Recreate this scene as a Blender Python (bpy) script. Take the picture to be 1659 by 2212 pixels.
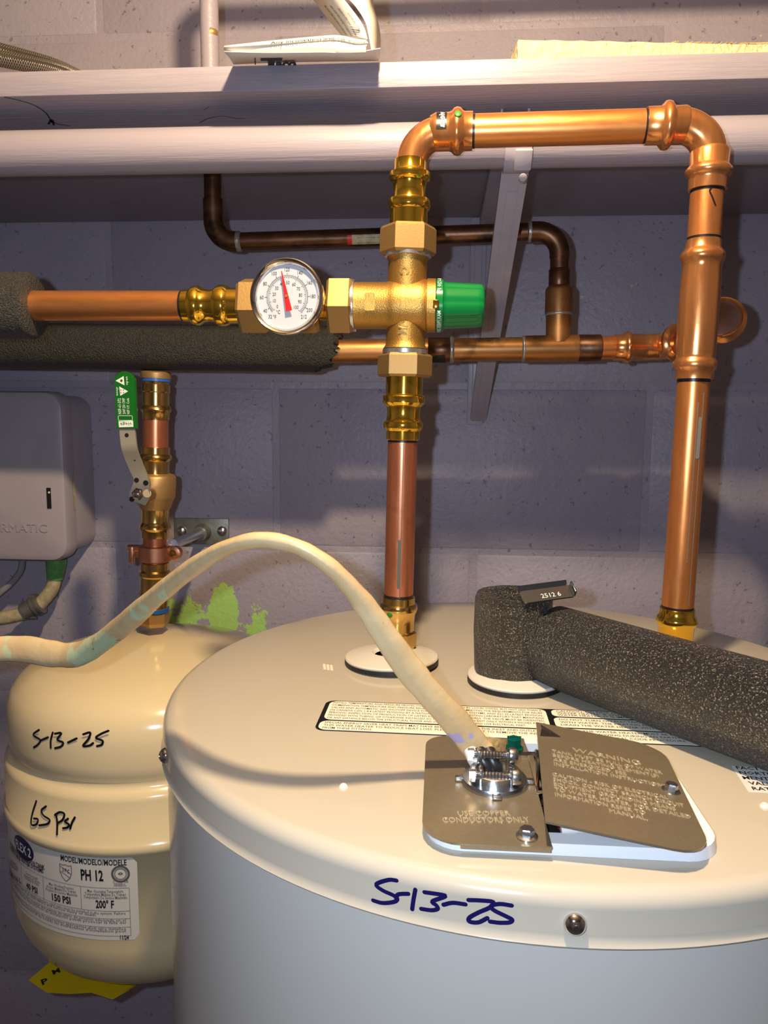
import bpy, bmesh, math, random
import numpy as np
from mathutils import Vector, Matrix

for o in list(bpy.data.objects): bpy.data.objects.remove(o)
SC = bpy.context.scene
COL = SC.collection
random.seed(7)

# ------------------------------------------------------------------ camera
FPX, IW, IH = 1650.0, 1659, 2212
PITCH, YAW, ROLL = math.radians(7.05), math.radians(4.14), math.radians(-0.4)
CAM = np.array([0.0, -0.88, 1.40])            # the wall's face is the plane Y = YW, the floor Z = 0
YW = 0.09
def _rot():
    base = np.array([[1, 0, 0], [0, 0, 1], [0, -1, 0]], float)
    cp, sp = math.cos(PITCH), math.sin(PITCH); cy, sy = math.cos(YAW), math.sin(YAW); cr, sr = math.cos(ROLL), math.sin(ROLL)
    Rx = np.array([[1, 0, 0], [0, cp, sp], [0, -sp, cp]])
    Rz = np.array([[cy, -sy, 0], [sy, cy, 0], [0, 0, 1]])
    Rr = np.array([[cr, -sr, 0], [sr, cr, 0], [0, 0, 1]])
    return Rz @ base @ Rx @ Rr
RC = _rot()
cam = bpy.data.cameras.new('camera'); camo = bpy.data.objects.new('camera', cam); COL.objects.link(camo)
cam.sensor_fit = 'VERTICAL'; cam.sensor_height = 36.0; cam.lens = FPX / IH * 36.0
cam.clip_start = 0.01
m = Matrix.Identity(4)
for i in range(3):
    m[i][0], m[i][1], m[i][2], m[i][3] = RC[i, 0], -RC[i, 1], -RC[i, 2], CAM[i]
camo.matrix_world = m
SC.camera = camo

# ------------------------------------------------------------------ light and exposure
w = bpy.data.worlds.new('world'); SC.world = w; w.use_nodes = True
w.node_tree.nodes['Background'].inputs[0].default_value = (0.55, 0.5, 0.48, 1)
w.node_tree.nodes['Background'].inputs[1].default_value = 0.05
def point_light(name, loc, energy, color, radius):
    l = bpy.data.lights.new(name, 'POINT'); l.energy = energy; l.color = color; l.shadow_soft_size = radius
    o = bpy.data.objects.new(name, l); COL.objects.link(o); o.location = loc
    return o
LAMP = (-0.015, -0.59, 1.835)                      # the warm basement bulb, just above the frame
point_light('ceiling_bulb_light', LAMP, 22.0, (1.0, 0.76, 0.47), 0.018)
fl = CAM + RC @ np.array([-0.029, -0.012, 0.0])  # the phone's own flash beside its lens
point_light('phone_flash_light', fl, 7.2, (0.66, 0.80, 1.0), 0.004)
SC.view_settings.view_transform = 'Standard'; SC.view_settings.look = 'None'
SC.view_settings.exposure = 0.0; SC.view_settings.gamma = 1.0
SC.view_settings.use_curve_mapping = False

# ------------------------------------------------------------------ measuring helpers
def V(*a): return np.array(a, float)
def ray(x, y):
    return RC @ np.array([(x - IW / 2) / FPX, (y - IH / 2) / FPX, 1.0])
def W(x, y, Y):                                 # sight line meets the upright plane at depth Y
    d = ray(x, y); return CAM + d * ((Y - CAM[1]) / d[1])
def PZ(x, y, Z):                                # sight line meets the level plane at height Z
    d = ray(x, y); return CAM + d * ((Z - CAM[2]) / d[2])
def norm(v): v = np.asarray(v, float); return v / np.linalg.norm(v)
def hexc(h):
    h = h.lstrip('#'); c = [int(h[i:i + 2], 16) / 255 for i in (0, 2, 4)]
    return tuple((x / 12.92 if x <= .04045 else ((x + .055) / 1.055) ** 2.4) for x in c) + (1,)

# ------------------------------------------------------------------ materials
MATS = {}
class NT:
    def __init__(s, name):
        s.m = bpy.data.materials.new(name); s.m.use_nodes = True; s.t = s.m.node_tree
        s.b = s.t.nodes['Principled BSDF']; s.out = s.t.nodes['Material Output']
        MATS[name] = s.m
    def n(s, typ, **kw):
        nd = s.t.nodes.new(typ)
        for k, v in kw.items():
            if k.startswith('i_'):
                key = k[2:]; key = int(key) if key.isdigit() else key.replace('_', ' ')
                nd.inputs[key].default_value = v
            else: setattr(nd, k, v)
        return nd
    def l(s, a, b): s.t.links.new(a, b)
    def pos(s, obj=False):
        if obj: return s.n('ShaderNodeTexCoord').outputs['Object']
        return s.n('ShaderNodeNewGeometry').outputs['Position']
    def noise(s, scale, detail=3, rough=.55, vec=None, obj=False, dist=0):
        nd = s.n('ShaderNodeTexNoise', i_Scale=scale, i_Detail=detail, i_Roughness=rough, i_Distortion=dist)
        s.l(vec if vec is not None else s.pos(obj), nd.inputs['Vector']); return nd.outputs['Fac']
    def ramp(s, fac, stops):
        r = s.n('ShaderNodeValToRGB'); e = r.color_ramp.elements
        while len(e) < len(stops): e.new(.5)
        for el, (p, c) in zip(e, stops): el.position = p; el.color = c if len(c) == 4 else tuple(c) + (1,)
        s.l(fac, r.inputs['Fac']); return r.outputs['Color']
    def mix(s, fac, a, b):
        x = s.n('ShaderNodeMix', data_type='RGBA')
        for sock, val in ((x.inputs['Factor'], fac), (x.inputs['A'], a), (x.inputs['B'], b)):
            if hasattr(val, 'is_linked') or isinstance(val, bpy.types.NodeSocket): s.l(val, sock)
            else: sock.default_value = val
        return [o for o in x.outputs if o.type == 'RGBA'][0]
    def math(s, op, a, b=0.0, clamp=False):
        x = s.n('ShaderNodeMath', operation=op, use_clamp=clamp)
        for sock, val in ((x.inputs[0], a), (x.inputs[1], b)):
            if isinstance(val, bpy.types.NodeSocket): s.l(val, sock)
            else: sock.default_value = val
        return x.outputs[0]
    def base(s, c):
        if isinstance(c, bpy.types.NodeSocket): s.l(c, s.b.inputs['Base Color'])
        else: s.b.inputs['Base Color'].default_value = c
    def rough(s, r):
        if isinstance(r, bpy.types.NodeSocket): s.l(r, s.b.inputs['Roughness'])
        else: s.b.inputs['Roughness'].default_value = r
    def bump(s, h, strength=.3, dist=.001):
        b = s.n('ShaderNodeBump', i_Strength=strength, i_Distance=dist); s.l(h, b.inputs['Height']); s.l(b.outputs['Normal'], s.b.inputs['Normal'])
def simple(name, col, rough=.5, metal=0.0, var=0.0, vscale=60, bump=0, bscale=300, bdist=.0006, spec=.5, coat=0):
    t = NT(name); c = hexc(col) if isinstance(col, str) else col
    if var:
        f = t.noise(vscale, 4)
        t.base(t.ramp(f, [(.3, tuple(x * (1 - var) for x in c[:3])), (.7, tuple(min(1, x * (1 + var)) for x in c[:3]))]))
    else: t.base(c)
    t.rough(rough); t.b.inputs['Metallic'].default_value = metal
    t.b.inputs['Specular IOR Level'].default_value = spec
    if coat: t.b.inputs['Coat Weight'].default_value = coat; t.b.inputs['Coat Roughness'].default_value = .08
    if bump: t.bump(t.noise(bscale, 3), bump, bdist)
    return t.m

def build_materials():
    # lavender painted block wall, with spots, scuffs and one splash of green paint
    t = NT('wall_paint')
    f = t.noise(9, 5); col = t.ramp(f, [(.3, hexc('#a39cab')), (.7, hexc('#aea5b2'))])
    spots = t.noise(150, 2, .5); sp = t.ramp(spots, [(.27, (1, 1, 1)), (.33, (0, 0, 0))])
    col = t.mix(sp, col, hexc('#857e8a'))
    sc = t.noise(38, 4, .6); scm = t.ramp(sc, [(.735, (0, 0, 0)), (.76, (1, 1, 1))])
    col = t.mix(scm, col, hexc('#c9bfae'))
    p = t.pos(); c = W(482, 1318, YW)
    sub = t.n('ShaderNodeVectorMath', operation='SUBTRACT'); t.l(p, sub.inputs[0]); sub.inputs[1].default_value = tuple(c)
    sep = t.n('ShaderNodeSeparateXYZ'); t.l(sub.outputs[0], sep.inputs[0])
    nz = t.noise(60, 5, .7)
    def blob(cx, cz, rx, rz, amp, th):
        dx = t.math('DIVIDE', t.math('SUBTRACT', sep.outputs[0], cx), rx); dz = t.math('DIVIDE', t.math('SUBTRACT', sep.outputs[2], cz), rz)
        r = t.math('SQRT', t.math('ADD', t.math('MULTIPLY', dx, dx), t.math('MULTIPLY', dz, dz)))
        r = t.math('ADD', r, t.math('MULTIPLY', t.math('SUBTRACT', nz, .5), amp))
        return t.math('LESS_THAN', r, th)
    a = blob(0, -.004, .021, .040, 1.1, 1.0); b = blob(.001, .024, .008, .014, .5, 1.0)
    d = blob(-.044, -.006, .040, .026, 4.2, .62); e2 = blob(.04, -.02, .03, .03, 5.0, .35)
    g = t.math('MAXIMUM', t.math('MAXIMUM', a, b), t.math('MAXIMUM', d, e2))
    col = t.mix(g, col, hexc('#b2de78'))
    t.base(col); t.rough(.42)
    h = t.math('ADD', t.math('MULTIPLY', t.noise(170, 4, .6), .6), t.math('MULTIPLY', t.noise(28, 3), .8)); t.bump(h, .55, .0028)

    t = NT('shelf_paint'); s = t.n('ShaderNodeMapping'); t.l(t.pos(), s.inputs['Vector']); s.inputs['Scale'].default_value = (6, 90, 90)
    nz = t.noise(4, 5, .6, vec=s.outputs[0]); t.base(t.ramp(nz, [(.3, hexc('#8c8591')), (.7, hexc('#978f97'))])); t.rough(.38)
    t.bump(nz, .35, .0015)
    t = NT('rod_paint'); s = t.n('ShaderNodeMapping'); t.l(t.pos(), s.inputs['Vector']); s.inputs['Scale'].default_value = (5, 110, 110)
    nz = t.noise(3, 5, .65, vec=s.outputs[0]); t.base(hexc('#9a919b')); t.rough(.36); t.bump(nz, .35, .0015)
    simple('bracket_paint', '#aaa3ae', .35, var=.06, bump=.2, bscale=120, bdist=.001)
    simple('box_paint', '#a79fa6', .36, var=.05, vscale=20, bump=.12, bscale=160, bdist=.0008)

    # copper, new
    def copper(name, c1, c2, rough, stain, stainc, scale=(60, 60, 9), metal=.92):
        t = NT(name); s = t.n('ShaderNodeMapping'); t.l(t.pos(), s.inputs['Vector']); s.inputs['Scale'].default_value = scale
        n1 = t.noise(2.2, 5, .6, vec=s.outputs[0]); col = t.ramp(n1, [(.3, hexc(c1)), (.7, hexc(c2))])
        n2 = t.noise(26, 4, .6); mk = t.ramp(n2, [(stain, (0, 0, 0)), (min(1, stain + .12), (1, 1, 1))])
        col = t.mix(mk, col, hexc(stainc)); t.base(col); t.b.inputs['Metallic'].default_value = metal
        rr = t.ramp(n1, [(.3, (rough, rough, rough)), (.7, (rough + .1,) * 3)]); t.rough(rr)
        t.bump(t.noise(400, 2), .05, .0003)
    copper('copper_new', '#e08c4e', '#ea9c5e', .27, .66, '#b26c3c', metal=.82)
    copper('copper_fitting', '#e8995c', '#f0a86c', .18, .72, '#b87040', metal=.86)
    copper('copper_horizontal', '#de8d4c', '#e89c5c', .28, .66, '#9a6440', (9, 60, 60), .82)
    copper('copper_riser', '#cc7a55', '#d88a64', .28, .68, '#945a40', metal=.84)
    copper('copper_old', '#5c402e', '#8a6248', .34, .52, '#3b332a', (14, 40, 40))
    copper('copper_patina', '#a8733c', '#b98350', .36, .56, '#53432f', (20, 30, 30), .8)
    copper('copper_cast', '#d08a68', '#e0a080', .38, .75, '#a06a48')
    t = MATS['copper_cast']
    # brass
    def brass(name, c, rough, bump=0, bscale=500, metal=.97):
        t = NT(name); t.base(hexc(c)); t.rough(rough); t.b.inputs['Metallic'].default_value = metal
        if bump: t.bump(t.noise(bscale, 2), bump, .0006)
    brass('brass_polished', '#f0c44a', .11)
    brass('brass_dark', '#d8b268', .17)
    brass('brass_cast', '#c2964e', .42, .45, 1100, .9)
    brass('brass_nut', '#a58350', .50, .16, 700, .72)
    brass('brass_valve', '#b8935f', .46, .2, 700, .7)
    simple('steel', '#c9c6be', .22, 1.0, bump=.06, bscale=500)
    simple('steel_bright', '#e4e2de', .10, 1.0)
    simple('zinc', '#b9bcc0', .28, 1.0, bump=.15, bscale=600)
    simple('galvanized', '#8e9088', .45, .75, var=.2, vscale=90, bump=.2, bscale=300)
    simple('cover_metal', '#93866f', .33, .6, var=.06, vscale=400, bump=.10, bscale=900, bdist=.0003)
    simple('emboss_metal', '#cdbd9c', .3, .5)
    simple('ferrule_silver', '#d8d8d8', .25, .9)
    simple('solder', '#b5ada0', .35, .7, var=.15, vscale=300, bump=.5, bscale=400)
    simple('soot', '#1a1613', .6)
    simple('marker_black', '#18151a', .35)
    simple('marker_blue', '#1b1552', .3)
    simple('ink', '#1c1b1d', .5)
    simple('ink_soft', '#55534f', .6)
    simple('ink_grey', '#6a6762', .6)
    simple('paper', '#d3cec4', .6)
    simple('label_white', '#d9d6cf', .4)
    simple('label_cream', '#efe6d2', .4)
    simple('label_black', '#121214', .35)
    simple('heater_paint', '#c0b6a4', .16, var=.015, vscale=3, coat=.3)
    simple('heater_body', '#cac4ba', .20, var=.01, vscale=3, coat=.3)
    simple('tank_paint', '#ead6aa', .16, coat=.4, var=.012, vscale=4)
    simple('washer_paint', '#d8d2c6', .3)
    simple('rubber_black', '#17181a', .5)
    simple('plastic_white', '#e4e6ea', .3)
    simple('plastic_blue', '#2a5fae', .35)
    simple('plastic_green', '#0b7438', .18, spec=.6)
    simple('grip_green', '#176820', .22)
    simple('green_dot', '#2f8a2e', .4)
    simple('green_screw', '#0f6f60', .2, .6)
    simple('print_white', '#e6ece4', .5)
    simple('dial_white', '#c9ced6', .45)
    simple('steel_satin', '#c2bba8', .36, .55, bump=.06, bscale=500)
    simple('needle_red', '#d8201f', .4)
    simple('wire_red', '#a3162b', .35)
    simple('wire_black', '#26262a', .35)
    simple('dark_inside', '#060606', .7)  # near black stands in for the shade inside holes and openings
    simple('tag_yellow', '#dcbc10', .5)
    simple('lever_steel', '#6f767c', .22, .9)
    simple('felt_tan', '#c8a56a', .8, var=.3, vscale=300, bump=.6, bscale=500)
    simple('burlap', '#c2a371', .9, var=.3, vscale=300)
    simple('wood_cut', '#d9c898', .75, var=.12, vscale=160, bump=1.0, bscale=220, bdist=.003)
    simple('copper_brush', '#b08a5a', .7, var=.2, vscale=300)
    simple('bare_plaster', '#c8c2b4', .8)
    simple('floor_concrete', '#6d6a68', .8, var=.2, vscale=8, bump=.3, bscale=60)
    simple('room_paint', '#958d99', .6, var=.06, vscale=5)
    simple('ceiling_wood', '#8b7a66', .7, var=.2, vscale=15)
    simple('dusty_grey_cable', '#8b898c', .5, var=.2, vscale=120)
    simple('green_paint', '#5f9a52', .45, var=.2, vscale=200, bump=.4, bscale=200)
    simple('cream_paint', '#b7a984', .55, var=.25, vscale=150, bump=.3, bscale=200)

    # foam pipe insulation
    t = NT('foam'); n1 = t.noise(1250, 2, .6); n2 = t.noise(620, 3, .7)
    col = t.ramp(n2, [(.32, hexc('#141312')), (.68, hexc('#2e2b29'))]); glint_fleck = t.ramp(t.noise(1000, 1, .5), [(.60, (0, 0, 0)), (.67, (1, 1, 1))])  # pale flecks painted into the base colour as glints of the foam cells
    t.base(t.mix(glint_fleck, col, hexc('#948b7e'))); t.rough(t.ramp(n1, [(.35, (.22,) * 3), (.65, (.5,) * 3)]))
    t.b.inputs['Specular IOR Level'].default_value = .9
    t.bump(t.math('ADD', t.math('MULTIPLY', n1, .8), n2), 1.0, .0030)
    t = NT('foam_fine'); n1 = t.noise(900, 2, .6); n2 = t.noise(420, 3, .7)
    t.base(t.ramp(n2, [(.3, hexc('#232220')), (.75, hexc('#3a3835'))])); t.rough(.5)
    t.bump(t.math('ADD', n1, n2), .9, .0024)

    # old cable: cream sheath with mint and lavender paint drips
    t = NT('cable_sheath'); n1 = t.noise(30, 4, .6); col = t.ramp(n1, [(.3, hexc('#c2a578')), (.7, hexc('#d6be92'))])
    sep = t.n('ShaderNodeSeparateXYZ'); t.l(t.pos(), sep.inputs[0]); nn = t.n('ShaderNodeSeparateXYZ'); t.l(t.n('ShaderNodeNewGeometry').outputs['Normal'], nn.inputs[0])
    t_lav = t.ramp(t.noise(48, 2, .4), [(.69, (0, 0, 0)), (.70, (1, 1, 1))]); col = t.mix(t_lav, col, hexc('#a99fc0'))
    mnt = t.ramp(t.noise(34, 3, .55, dist=.4), [(.46, (0, 0, 0)), (.50, (1, 1, 1))])
    gate = t.math('MULTIPLY', t.math('LESS_THAN', sep.outputs[0], -.150), t.math('GREATER_THAN', sep.outputs[0], -.290))
    col = t.mix(t.math('MULTIPLY', mnt, gate), col, hexc('#bfca9f'))
    br = t.ramp(t.noise(70, 3, .6), [(.70, (0, 0, 0)), (.74, (1, 1, 1))]); col = t.mix(br, col, hexc('#a98554'))
    t.base(col); t.rough(.38); t.bump(t.noise(90, 3), .35, .0015)

    # stainless braid
    t = NT('braid'); u = t.n('ShaderNodeTexCoord').outputs['UV']
    w1 = t.n('ShaderNodeTexWave', i_Scale=1.0, wave_type='BANDS', bands_direction='DIAGONAL'); mp = t.n('ShaderNodeMapping'); t.l(u, mp.inputs[0]); mp.inputs['Scale'].default_value = (40, 6, 1); t.l(mp.outputs[0], w1.inputs[0])
    mp2 = t.n('ShaderNodeMapping'); t.l(u, mp2.inputs[0]); mp2.inputs['Scale'].default_value = (40, -6, 1)
    w2 = t.n('ShaderNodeTexWave', i_Scale=1.0, wave_type='BANDS', bands_direction='DIAGONAL'); t.l(mp2.outputs[0], w2.inputs[0])
    h = t.math('MAXIMUM', w1.outputs['Fac'], w2.outputs['Fac'])
    t.base(t.ramp(h, [(.4, hexc('#6b6355')), (.95, hexc('#cfc7b8'))])); t.b.inputs['Metallic'].default_value = .85; t.rough(.28); t.bump(h, 1.0, .002)

    # clear gauge lens
    t = NT('lens_clear'); tr = t.n('ShaderNodeBsdfTransparent'); gl = t.n('ShaderNodeBsdfGlossy', i_Roughness=.03); mx = t.n('ShaderNodeMixShader')
    mx.inputs[0].default_value = .06; t.l(tr.outputs[0], mx.inputs[1]); t.l(gl.outputs[0], mx.inputs[2]); t.l(mx.outputs[0], t.out.inputs['Surface'])
build_materials()

# ------------------------------------------------------------------ mesh helpers
def frame_from(ax, ref=None):
    ax = norm(ax); ref = V(0, -1, 0) if ref is None else norm(ref)
    if abs(ax @ ref) > .95: ref = V(0, 0, 1)
    u = norm(ref - ax * (ref @ ax)); v = np.cross(ax, u)
    return u, v, ax
class B:
    def __init__(s): s.v = []; s.f = []; s.uv = None
    def add(s, verts, faces):
        o = len(s.v); s.v += [tuple(map(float, p)) for p in verts]; s.f += [tuple(i + o for i in f) for f in faces]; return s
    def lathe(s, A, Bp, prof, seg=28, ref=None, phi=0.0, lobes=None, cap=True):
        """prof: (t, r) with t in metres from A toward Bp"""
        A = np.asarray(A, float); u, v, ax = frame_from(np.asarray(Bp, float) - A, ref)
        vs = []; fs = []
        for t, r in prof:
            for k in range(seg):
                a = phi + 2 * math.pi * k / seg; rr = r * (lobes(a, t) if lobes else 1)
                vs.append(A + ax * t + (u * math.cos(a) + v * math.sin(a)) * rr)
        n = len(prof)
        for i in range(n - 1):
            for k in range(seg):
                k2 = (k + 1) % seg; fs.append((i * seg + k, i * seg + k2, (i + 1) * seg + k2, (i + 1) * seg + k))
        if cap: fs.append(tuple(range(seg - 1, -1, -1))); fs.append(tuple((n - 1) * seg + k for k in range(seg)))
        return s.add(vs, fs)
    def tube(s, path, rad, seg=14, flat=None, ref=None, cap=True, uv=False):
        """sweep; rad number or list; flat: list of (ra, rb) with ra along 'side' given by ref"""
        P = [np.asarray(p, float) for p in path]; n = len(P)
        T = [norm(P[min(i + 1, n - 1)] - P[max(i - 1, 0)]) for i in range(n)]
        u = frame_from(T[0], ref)[0]; vs = []; fs = []
        for i in range(n):
            if ref is not None:
                u = norm(ref) - T[i] * (norm(ref) @ T[i])
                u = norm(u)
            else:
                u = u - T[i] * (u @ T[i]); u = norm(u)
            w2 = np.cross(T[i], u)
            r = rad[i] if hasattr(rad, '__len__') else rad
            ra, rb = flat[i] if flat else (r, r)
            for k in range(seg):
                a = 2 * math.pi * k / seg; vs.append(P[i] + u * math.cos(a) * ra + w2 * math.sin(a) * rb)
        for i in range(n - 1):
            for k in range(seg):
                k2 = (k + 1) % seg; fs.append((i * seg + k, i * seg + k2, (i + 1) * seg + k2, (i + 1) * seg + k))
        if cap: fs.append(tuple(range(seg - 1, -1, -1))); fs.append(tuple((n - 1) * seg + k for k in range(seg)))
        if uv:
            L = [0]
            for i in range(1, n): L.append(L[-1] + np.linalg.norm(P[i] - P[i - 1]))
            s.uvfun = [(L[i] * 10, k / seg) for i in range(n) for k in range(seg)]
        return s.add(vs, fs)
    def prism(s, pts, ex, ey, O, n, t):
        """flat polygon (2d pts in frame O,ex,ey) thickened by t along n"""
        O, ex, ey, n = (np.asarray(q, float) for q in (O, ex, ey, n)); k = len(pts)
        a = [O + ex * x + ey * y for x, y in pts]; b = [p + n * t for p in a]
        fs = [tuple(range(k)), tuple(range(2 * k - 1, k - 1, -1))] + [(i, i + k, (i + 1) % k + k, (i + 1) % k) for i in range(k)]
        return s.add(a + b, fs)
    def box(s, c, size, ex=(1, 0, 0), ey=(0, 1, 0), ez=(0, 0, 1), bev=0):
        c, ex, ey, ez = (np.asarray(q, float) for q in (c, ex, ey, ez)); hx, hy, hz = [q / 2 for q in size]
        bm = bmesh.new(); bmesh.ops.create_cube(bm, size=1)
        for v in bm.verts: v.co = Vector((v.co.x * size[0], v.co.y * size[1], v.co.z * size[2]))
        if bev: bmesh.ops.bevel(bm, geom=list(bm.edges), offset=bev, segments=2, affect='EDGES', profile=.5)
        bm.verts.index_update(); vs = [c + ex * v.co.x + ey * v.co.y + ez * v.co.z for v in bm.verts]
        fs = [tuple(v.index for v in f.verts) for f in bm.faces]; bm.free()
        return s.add(vs, fs)
    def obj(s, name, mat, parent=None, smooth=38, label=None):
        vs = np.array(s.v); c = (vs.min(0) + vs.max(0)) / 2
        me = bpy.data.meshes.new(name); me.from_pydata([tuple(p - c) for p in vs], [], s.f)
        bm = bmesh.new(); bm.from_mesh(me); bmesh.ops.recalc_face_normals(bm, faces=bm.faces); bm.to_mesh(me); bm.free()
        if getattr(s, 'uvfun', None):
            uvl = me.uv_layers.new(name='uv')
            for lp in me.loops: uvl.data[lp.index].uv = s.uvfun[lp.vertex_index] if lp.vertex_index < len(s.uvfun) else (0, 0)
        me.materials.append(MATS[mat])
        if smooth:
            for p in me.polygons: p.use_smooth = True
            me.set_sharp_from_angle(angle=math.radians(smooth))
        o = bpy.data.objects.new(name, me); COL.objects.link(o)
        pl = np.zeros(3)
        if parent is not None:
            o.parent = parent; q = parent; 
            while q is not None: pl = pl + np.array(q.location); q = q.parent
        o.location = tuple(c - pl)
        if label: o['label'] = label
        return o
def thing(name, label, cat, loc=(0, 0, 0), group=None):
    o = bpy.data.objects.new(name, None); COL.objects.link(o); o.location = tuple(float(q) for q in loc); o.empty_display_size = .02
    return tag(o, label, cat, group)
def tag(o, label, cat, group=None):
    o['label'] = label; o['category'] = cat
    if group: o['group'] = group
    return o
def struct(o): o['kind'] = 'structure'; return o
def smoothpath(pts, k=8):
    P = [np.asarray(p, float) for p in pts]; P = [2 * P[0] - P[1]] + P + [2 * P[-1] - P[-2]]; out = []
    for i in range(1, len(P) - 2):
        a, b, c, d = P[i - 1:i + 3]
        for j in range(k):
            t = j / k; out.append(.5 * ((2 * b) + (-a + c) * t + (2 * a - 5 * b + 4 * c - d) * t * t + (-a + 3 * b - 3 * c + d) * t ** 3))
    out.append(P[-2]); return out
def bend(p0, corner, p1, r, k=10):
    """straight - rounded corner - straight"""
    p0, c, p1 = (np.asarray(q, float) for q in (p0, corner, p1)); a = norm(p0 - c); b = norm(p1 - c)
    out = [p0]
    for i in range(k + 1):
        t = i / k; q0 = c + a * r * (1 - t); q1 = c + b * r * t
        # circular-ish blend
        s_, e_ = c + a * r, c + b * r
        ang = t * math.pi / 2; ctr = s_ + (e_ - c)
        out.append(ctr + (s_ - ctr) * math.cos(ang) + (e_ - ctr) * math.sin(ang))
    out.append(p1); return out
def pxr(px, hw, Y, vertical):
    """true radius of a pipe whose silhouette is hw pixels either side at pixel px on the plane Y"""
    x, y = px
    p = W(x, y, Y); z = (p - CAM) @ RC[:, 2]
    t = ((x - IW / 2) if vertical else (y - IH / 2)) / FPX
    return hw * z / FPX / math.sqrt(1 + t * t)
def plathe(b, axis, Y, prof, vertical, **kw):
    """axis: function s -> pixel; prof: (s, halfwidth px)"""
    A = W(*axis(prof[0][0]), Y); E = W(*axis(prof[-1][0]), Y)
    pr = []
    for s_, hw in prof:
        p = W(*axis(s_), Y); pr.append((float(np.linalg.norm(p - A)), pxr(axis(s_), hw, Y, vertical)))
    return b.lathe(A, E, pr, **kw)
def hexprof(s0, s1, hw, c=.10):
    d = (s1 - s0); e = d * .10
    return [(s0, hw * (1 - c)), (s0 + e, hw), (s1 - e, hw), (s1, hw * (1 - c))]

# text -> flat triangles
def text_mesh3(body, ex, res=2):
    cu = bpy.data.curves.new('tmp', 'FONT'); cu.body = body; cu.size = 1.0; cu.resolution_u = res; cu.extrude = ex
    o = bpy.data.objects.new('tmp', cu); me = o.to_mesh()
    vs = [tuple(v.co) for v in me.vertices]; fs = [tuple(p.vertices) for p in me.polygons]
    o.to_mesh_clear(); bpy.data.objects.remove(o); bpy.data.curves.remove(cu)
    return vs, fs
def put_raised(b, body, mapper, p0, p1, h, th, res=2):
    vs, fs = text_mesh3(body, .5, res); xs = [v[0] for v in vs]; x0, x1 = min(xs), max(xs); p0, p1 = V(*p0), V(*p1); d = p1 - p0; L = np.linalg.norm(d); d = d / L; e = V(-d[1], d[0])
    b.add([mapper(*(p0 + d * ((x - x0) * L / (x1 - x0)) + e * (y * h / .70)), (z + .5) * th) for x, y, z in vs], fs)
def text_mesh(body, bold=0.0, res=2):
    cu = bpy.data.curves.new('tmp', 'FONT'); cu.body = body; cu.size = 1.0; cu.resolution_u = res; cu.offset = bold
    o = bpy.data.objects.new('tmp', cu); me = o.to_mesh()
    vs = [(v.co.x, v.co.y) for v in me.vertices]; fs = [tuple(p.vertices) for p in me.polygons]
    o.to_mesh_clear(); bpy.data.objects.remove(o); bpy.data.curves.remove(cu)
    return vs, fs
def put_text(b, body, mapper, p0, p1, h, bold=0.02, res=2, lift=0.0):
    """write body with its baseline from p0 to p1 (surface coords), capital height h; mapper (u,v,lift)->world"""
    vs, fs = text_mesh(body, bold, res)
    if not vs: return
    xs = [v[0] for v in vs]; x0, x1 = min(xs), max(xs); p0, p1 = V(*p0), V(*p1); d = p1 - p0; L = np.linalg.norm(d); d = d / L; e = V(-d[1], d[0])
    sx = L / (x1 - x0); sy = h / .70
    b.add([mapper(*(p0 + d * ((x - x0) * sx) + e * (y * sy)), lift) for x, y in vs], fs)
def text_rel(body, bold=.02):
    vs, _ = text_mesh(body, bold, 1); xs = [v[0] for v in vs]; return (max(xs) - min(xs)) / .70
def put_left(b, body, mapper, p0, h, d=(1, 0), squeeze=1.0, bold=.02, res=2, lift=0.0, center=False):
    L = text_rel(body, bold) * h * squeeze; d = V(*d) / np.hypot(*d); p0 = V(*p0)
    if center: p0 = p0 - d * L / 2
    put_text(b, body, mapper, p0, p0 + d * L, h, bold, res, lift)
def planar(O, ex, ey, n):
    O, ex, ey, n = (np.asarray(q, float) for q in (O, norm(ex), norm(ey), norm(n)))
    return lambda u, v, l=0.0: O + ex * u + ey * v + n * l
def ribbon(b, pts, width, normals):
    """pen stroke lying on a surface"""
    P = [np.asarray(p, float) for p in pts]; n = len(P); vs = []
    for i in range(n):
        T = norm(P[min(i + 1, n - 1)] - P[max(i - 1, 0)]); N = norm(normals[i]); s_ = norm(np.cross(N, T))
        wv = width[i] if hasattr(width, '__len__') else width
        vs += [P[i] + s_ * wv / 2, P[i] - s_ * wv / 2]
    fs = [(2 * i, 2 * i + 1, 2 * i + 3, 2 * i + 2) for i in range(n - 1)]
    b.add(vs, fs)
    for i, sg in ((0, -1), (n - 1, 1)):        # round ends
        T = norm(P[1] - P[0]) if i == 0 else norm(P[-1] - P[-2]); N = norm(normals[i]); s_ = norm(np.cross(N, T))
        wv = width[i] if hasattr(width, '__len__') else width
        arc = [P[i] + (s_ * math.cos(a) + T * sg * math.sin(a)) * wv / 2 for a in [math.pi * k / 6 for k in range(7)]]
        b.add(arc, [tuple(range(7))])
def rrect(x0, y0, x1, y1, r, k=6, radii=None):
    rr = radii or (r, r, r, r); out = []
    for (cx, cy, a0, q) in ((x1, y1, 0, rr[0]), (x0, y1, 90, rr[1]), (x0, y0, 180, rr[2]), (x1, y0, 270, rr[3])):
        sx = -1 if cx == x1 else 1; sy = -1 if cy == y1 else 1
        for j in range(k + 1):
            a = math.radians(a0 + 90 * j / k); out.append((cx + sx * q + q * math.cos(a), cy + sy * q + q * math.sin(a)))
    return out

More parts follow.
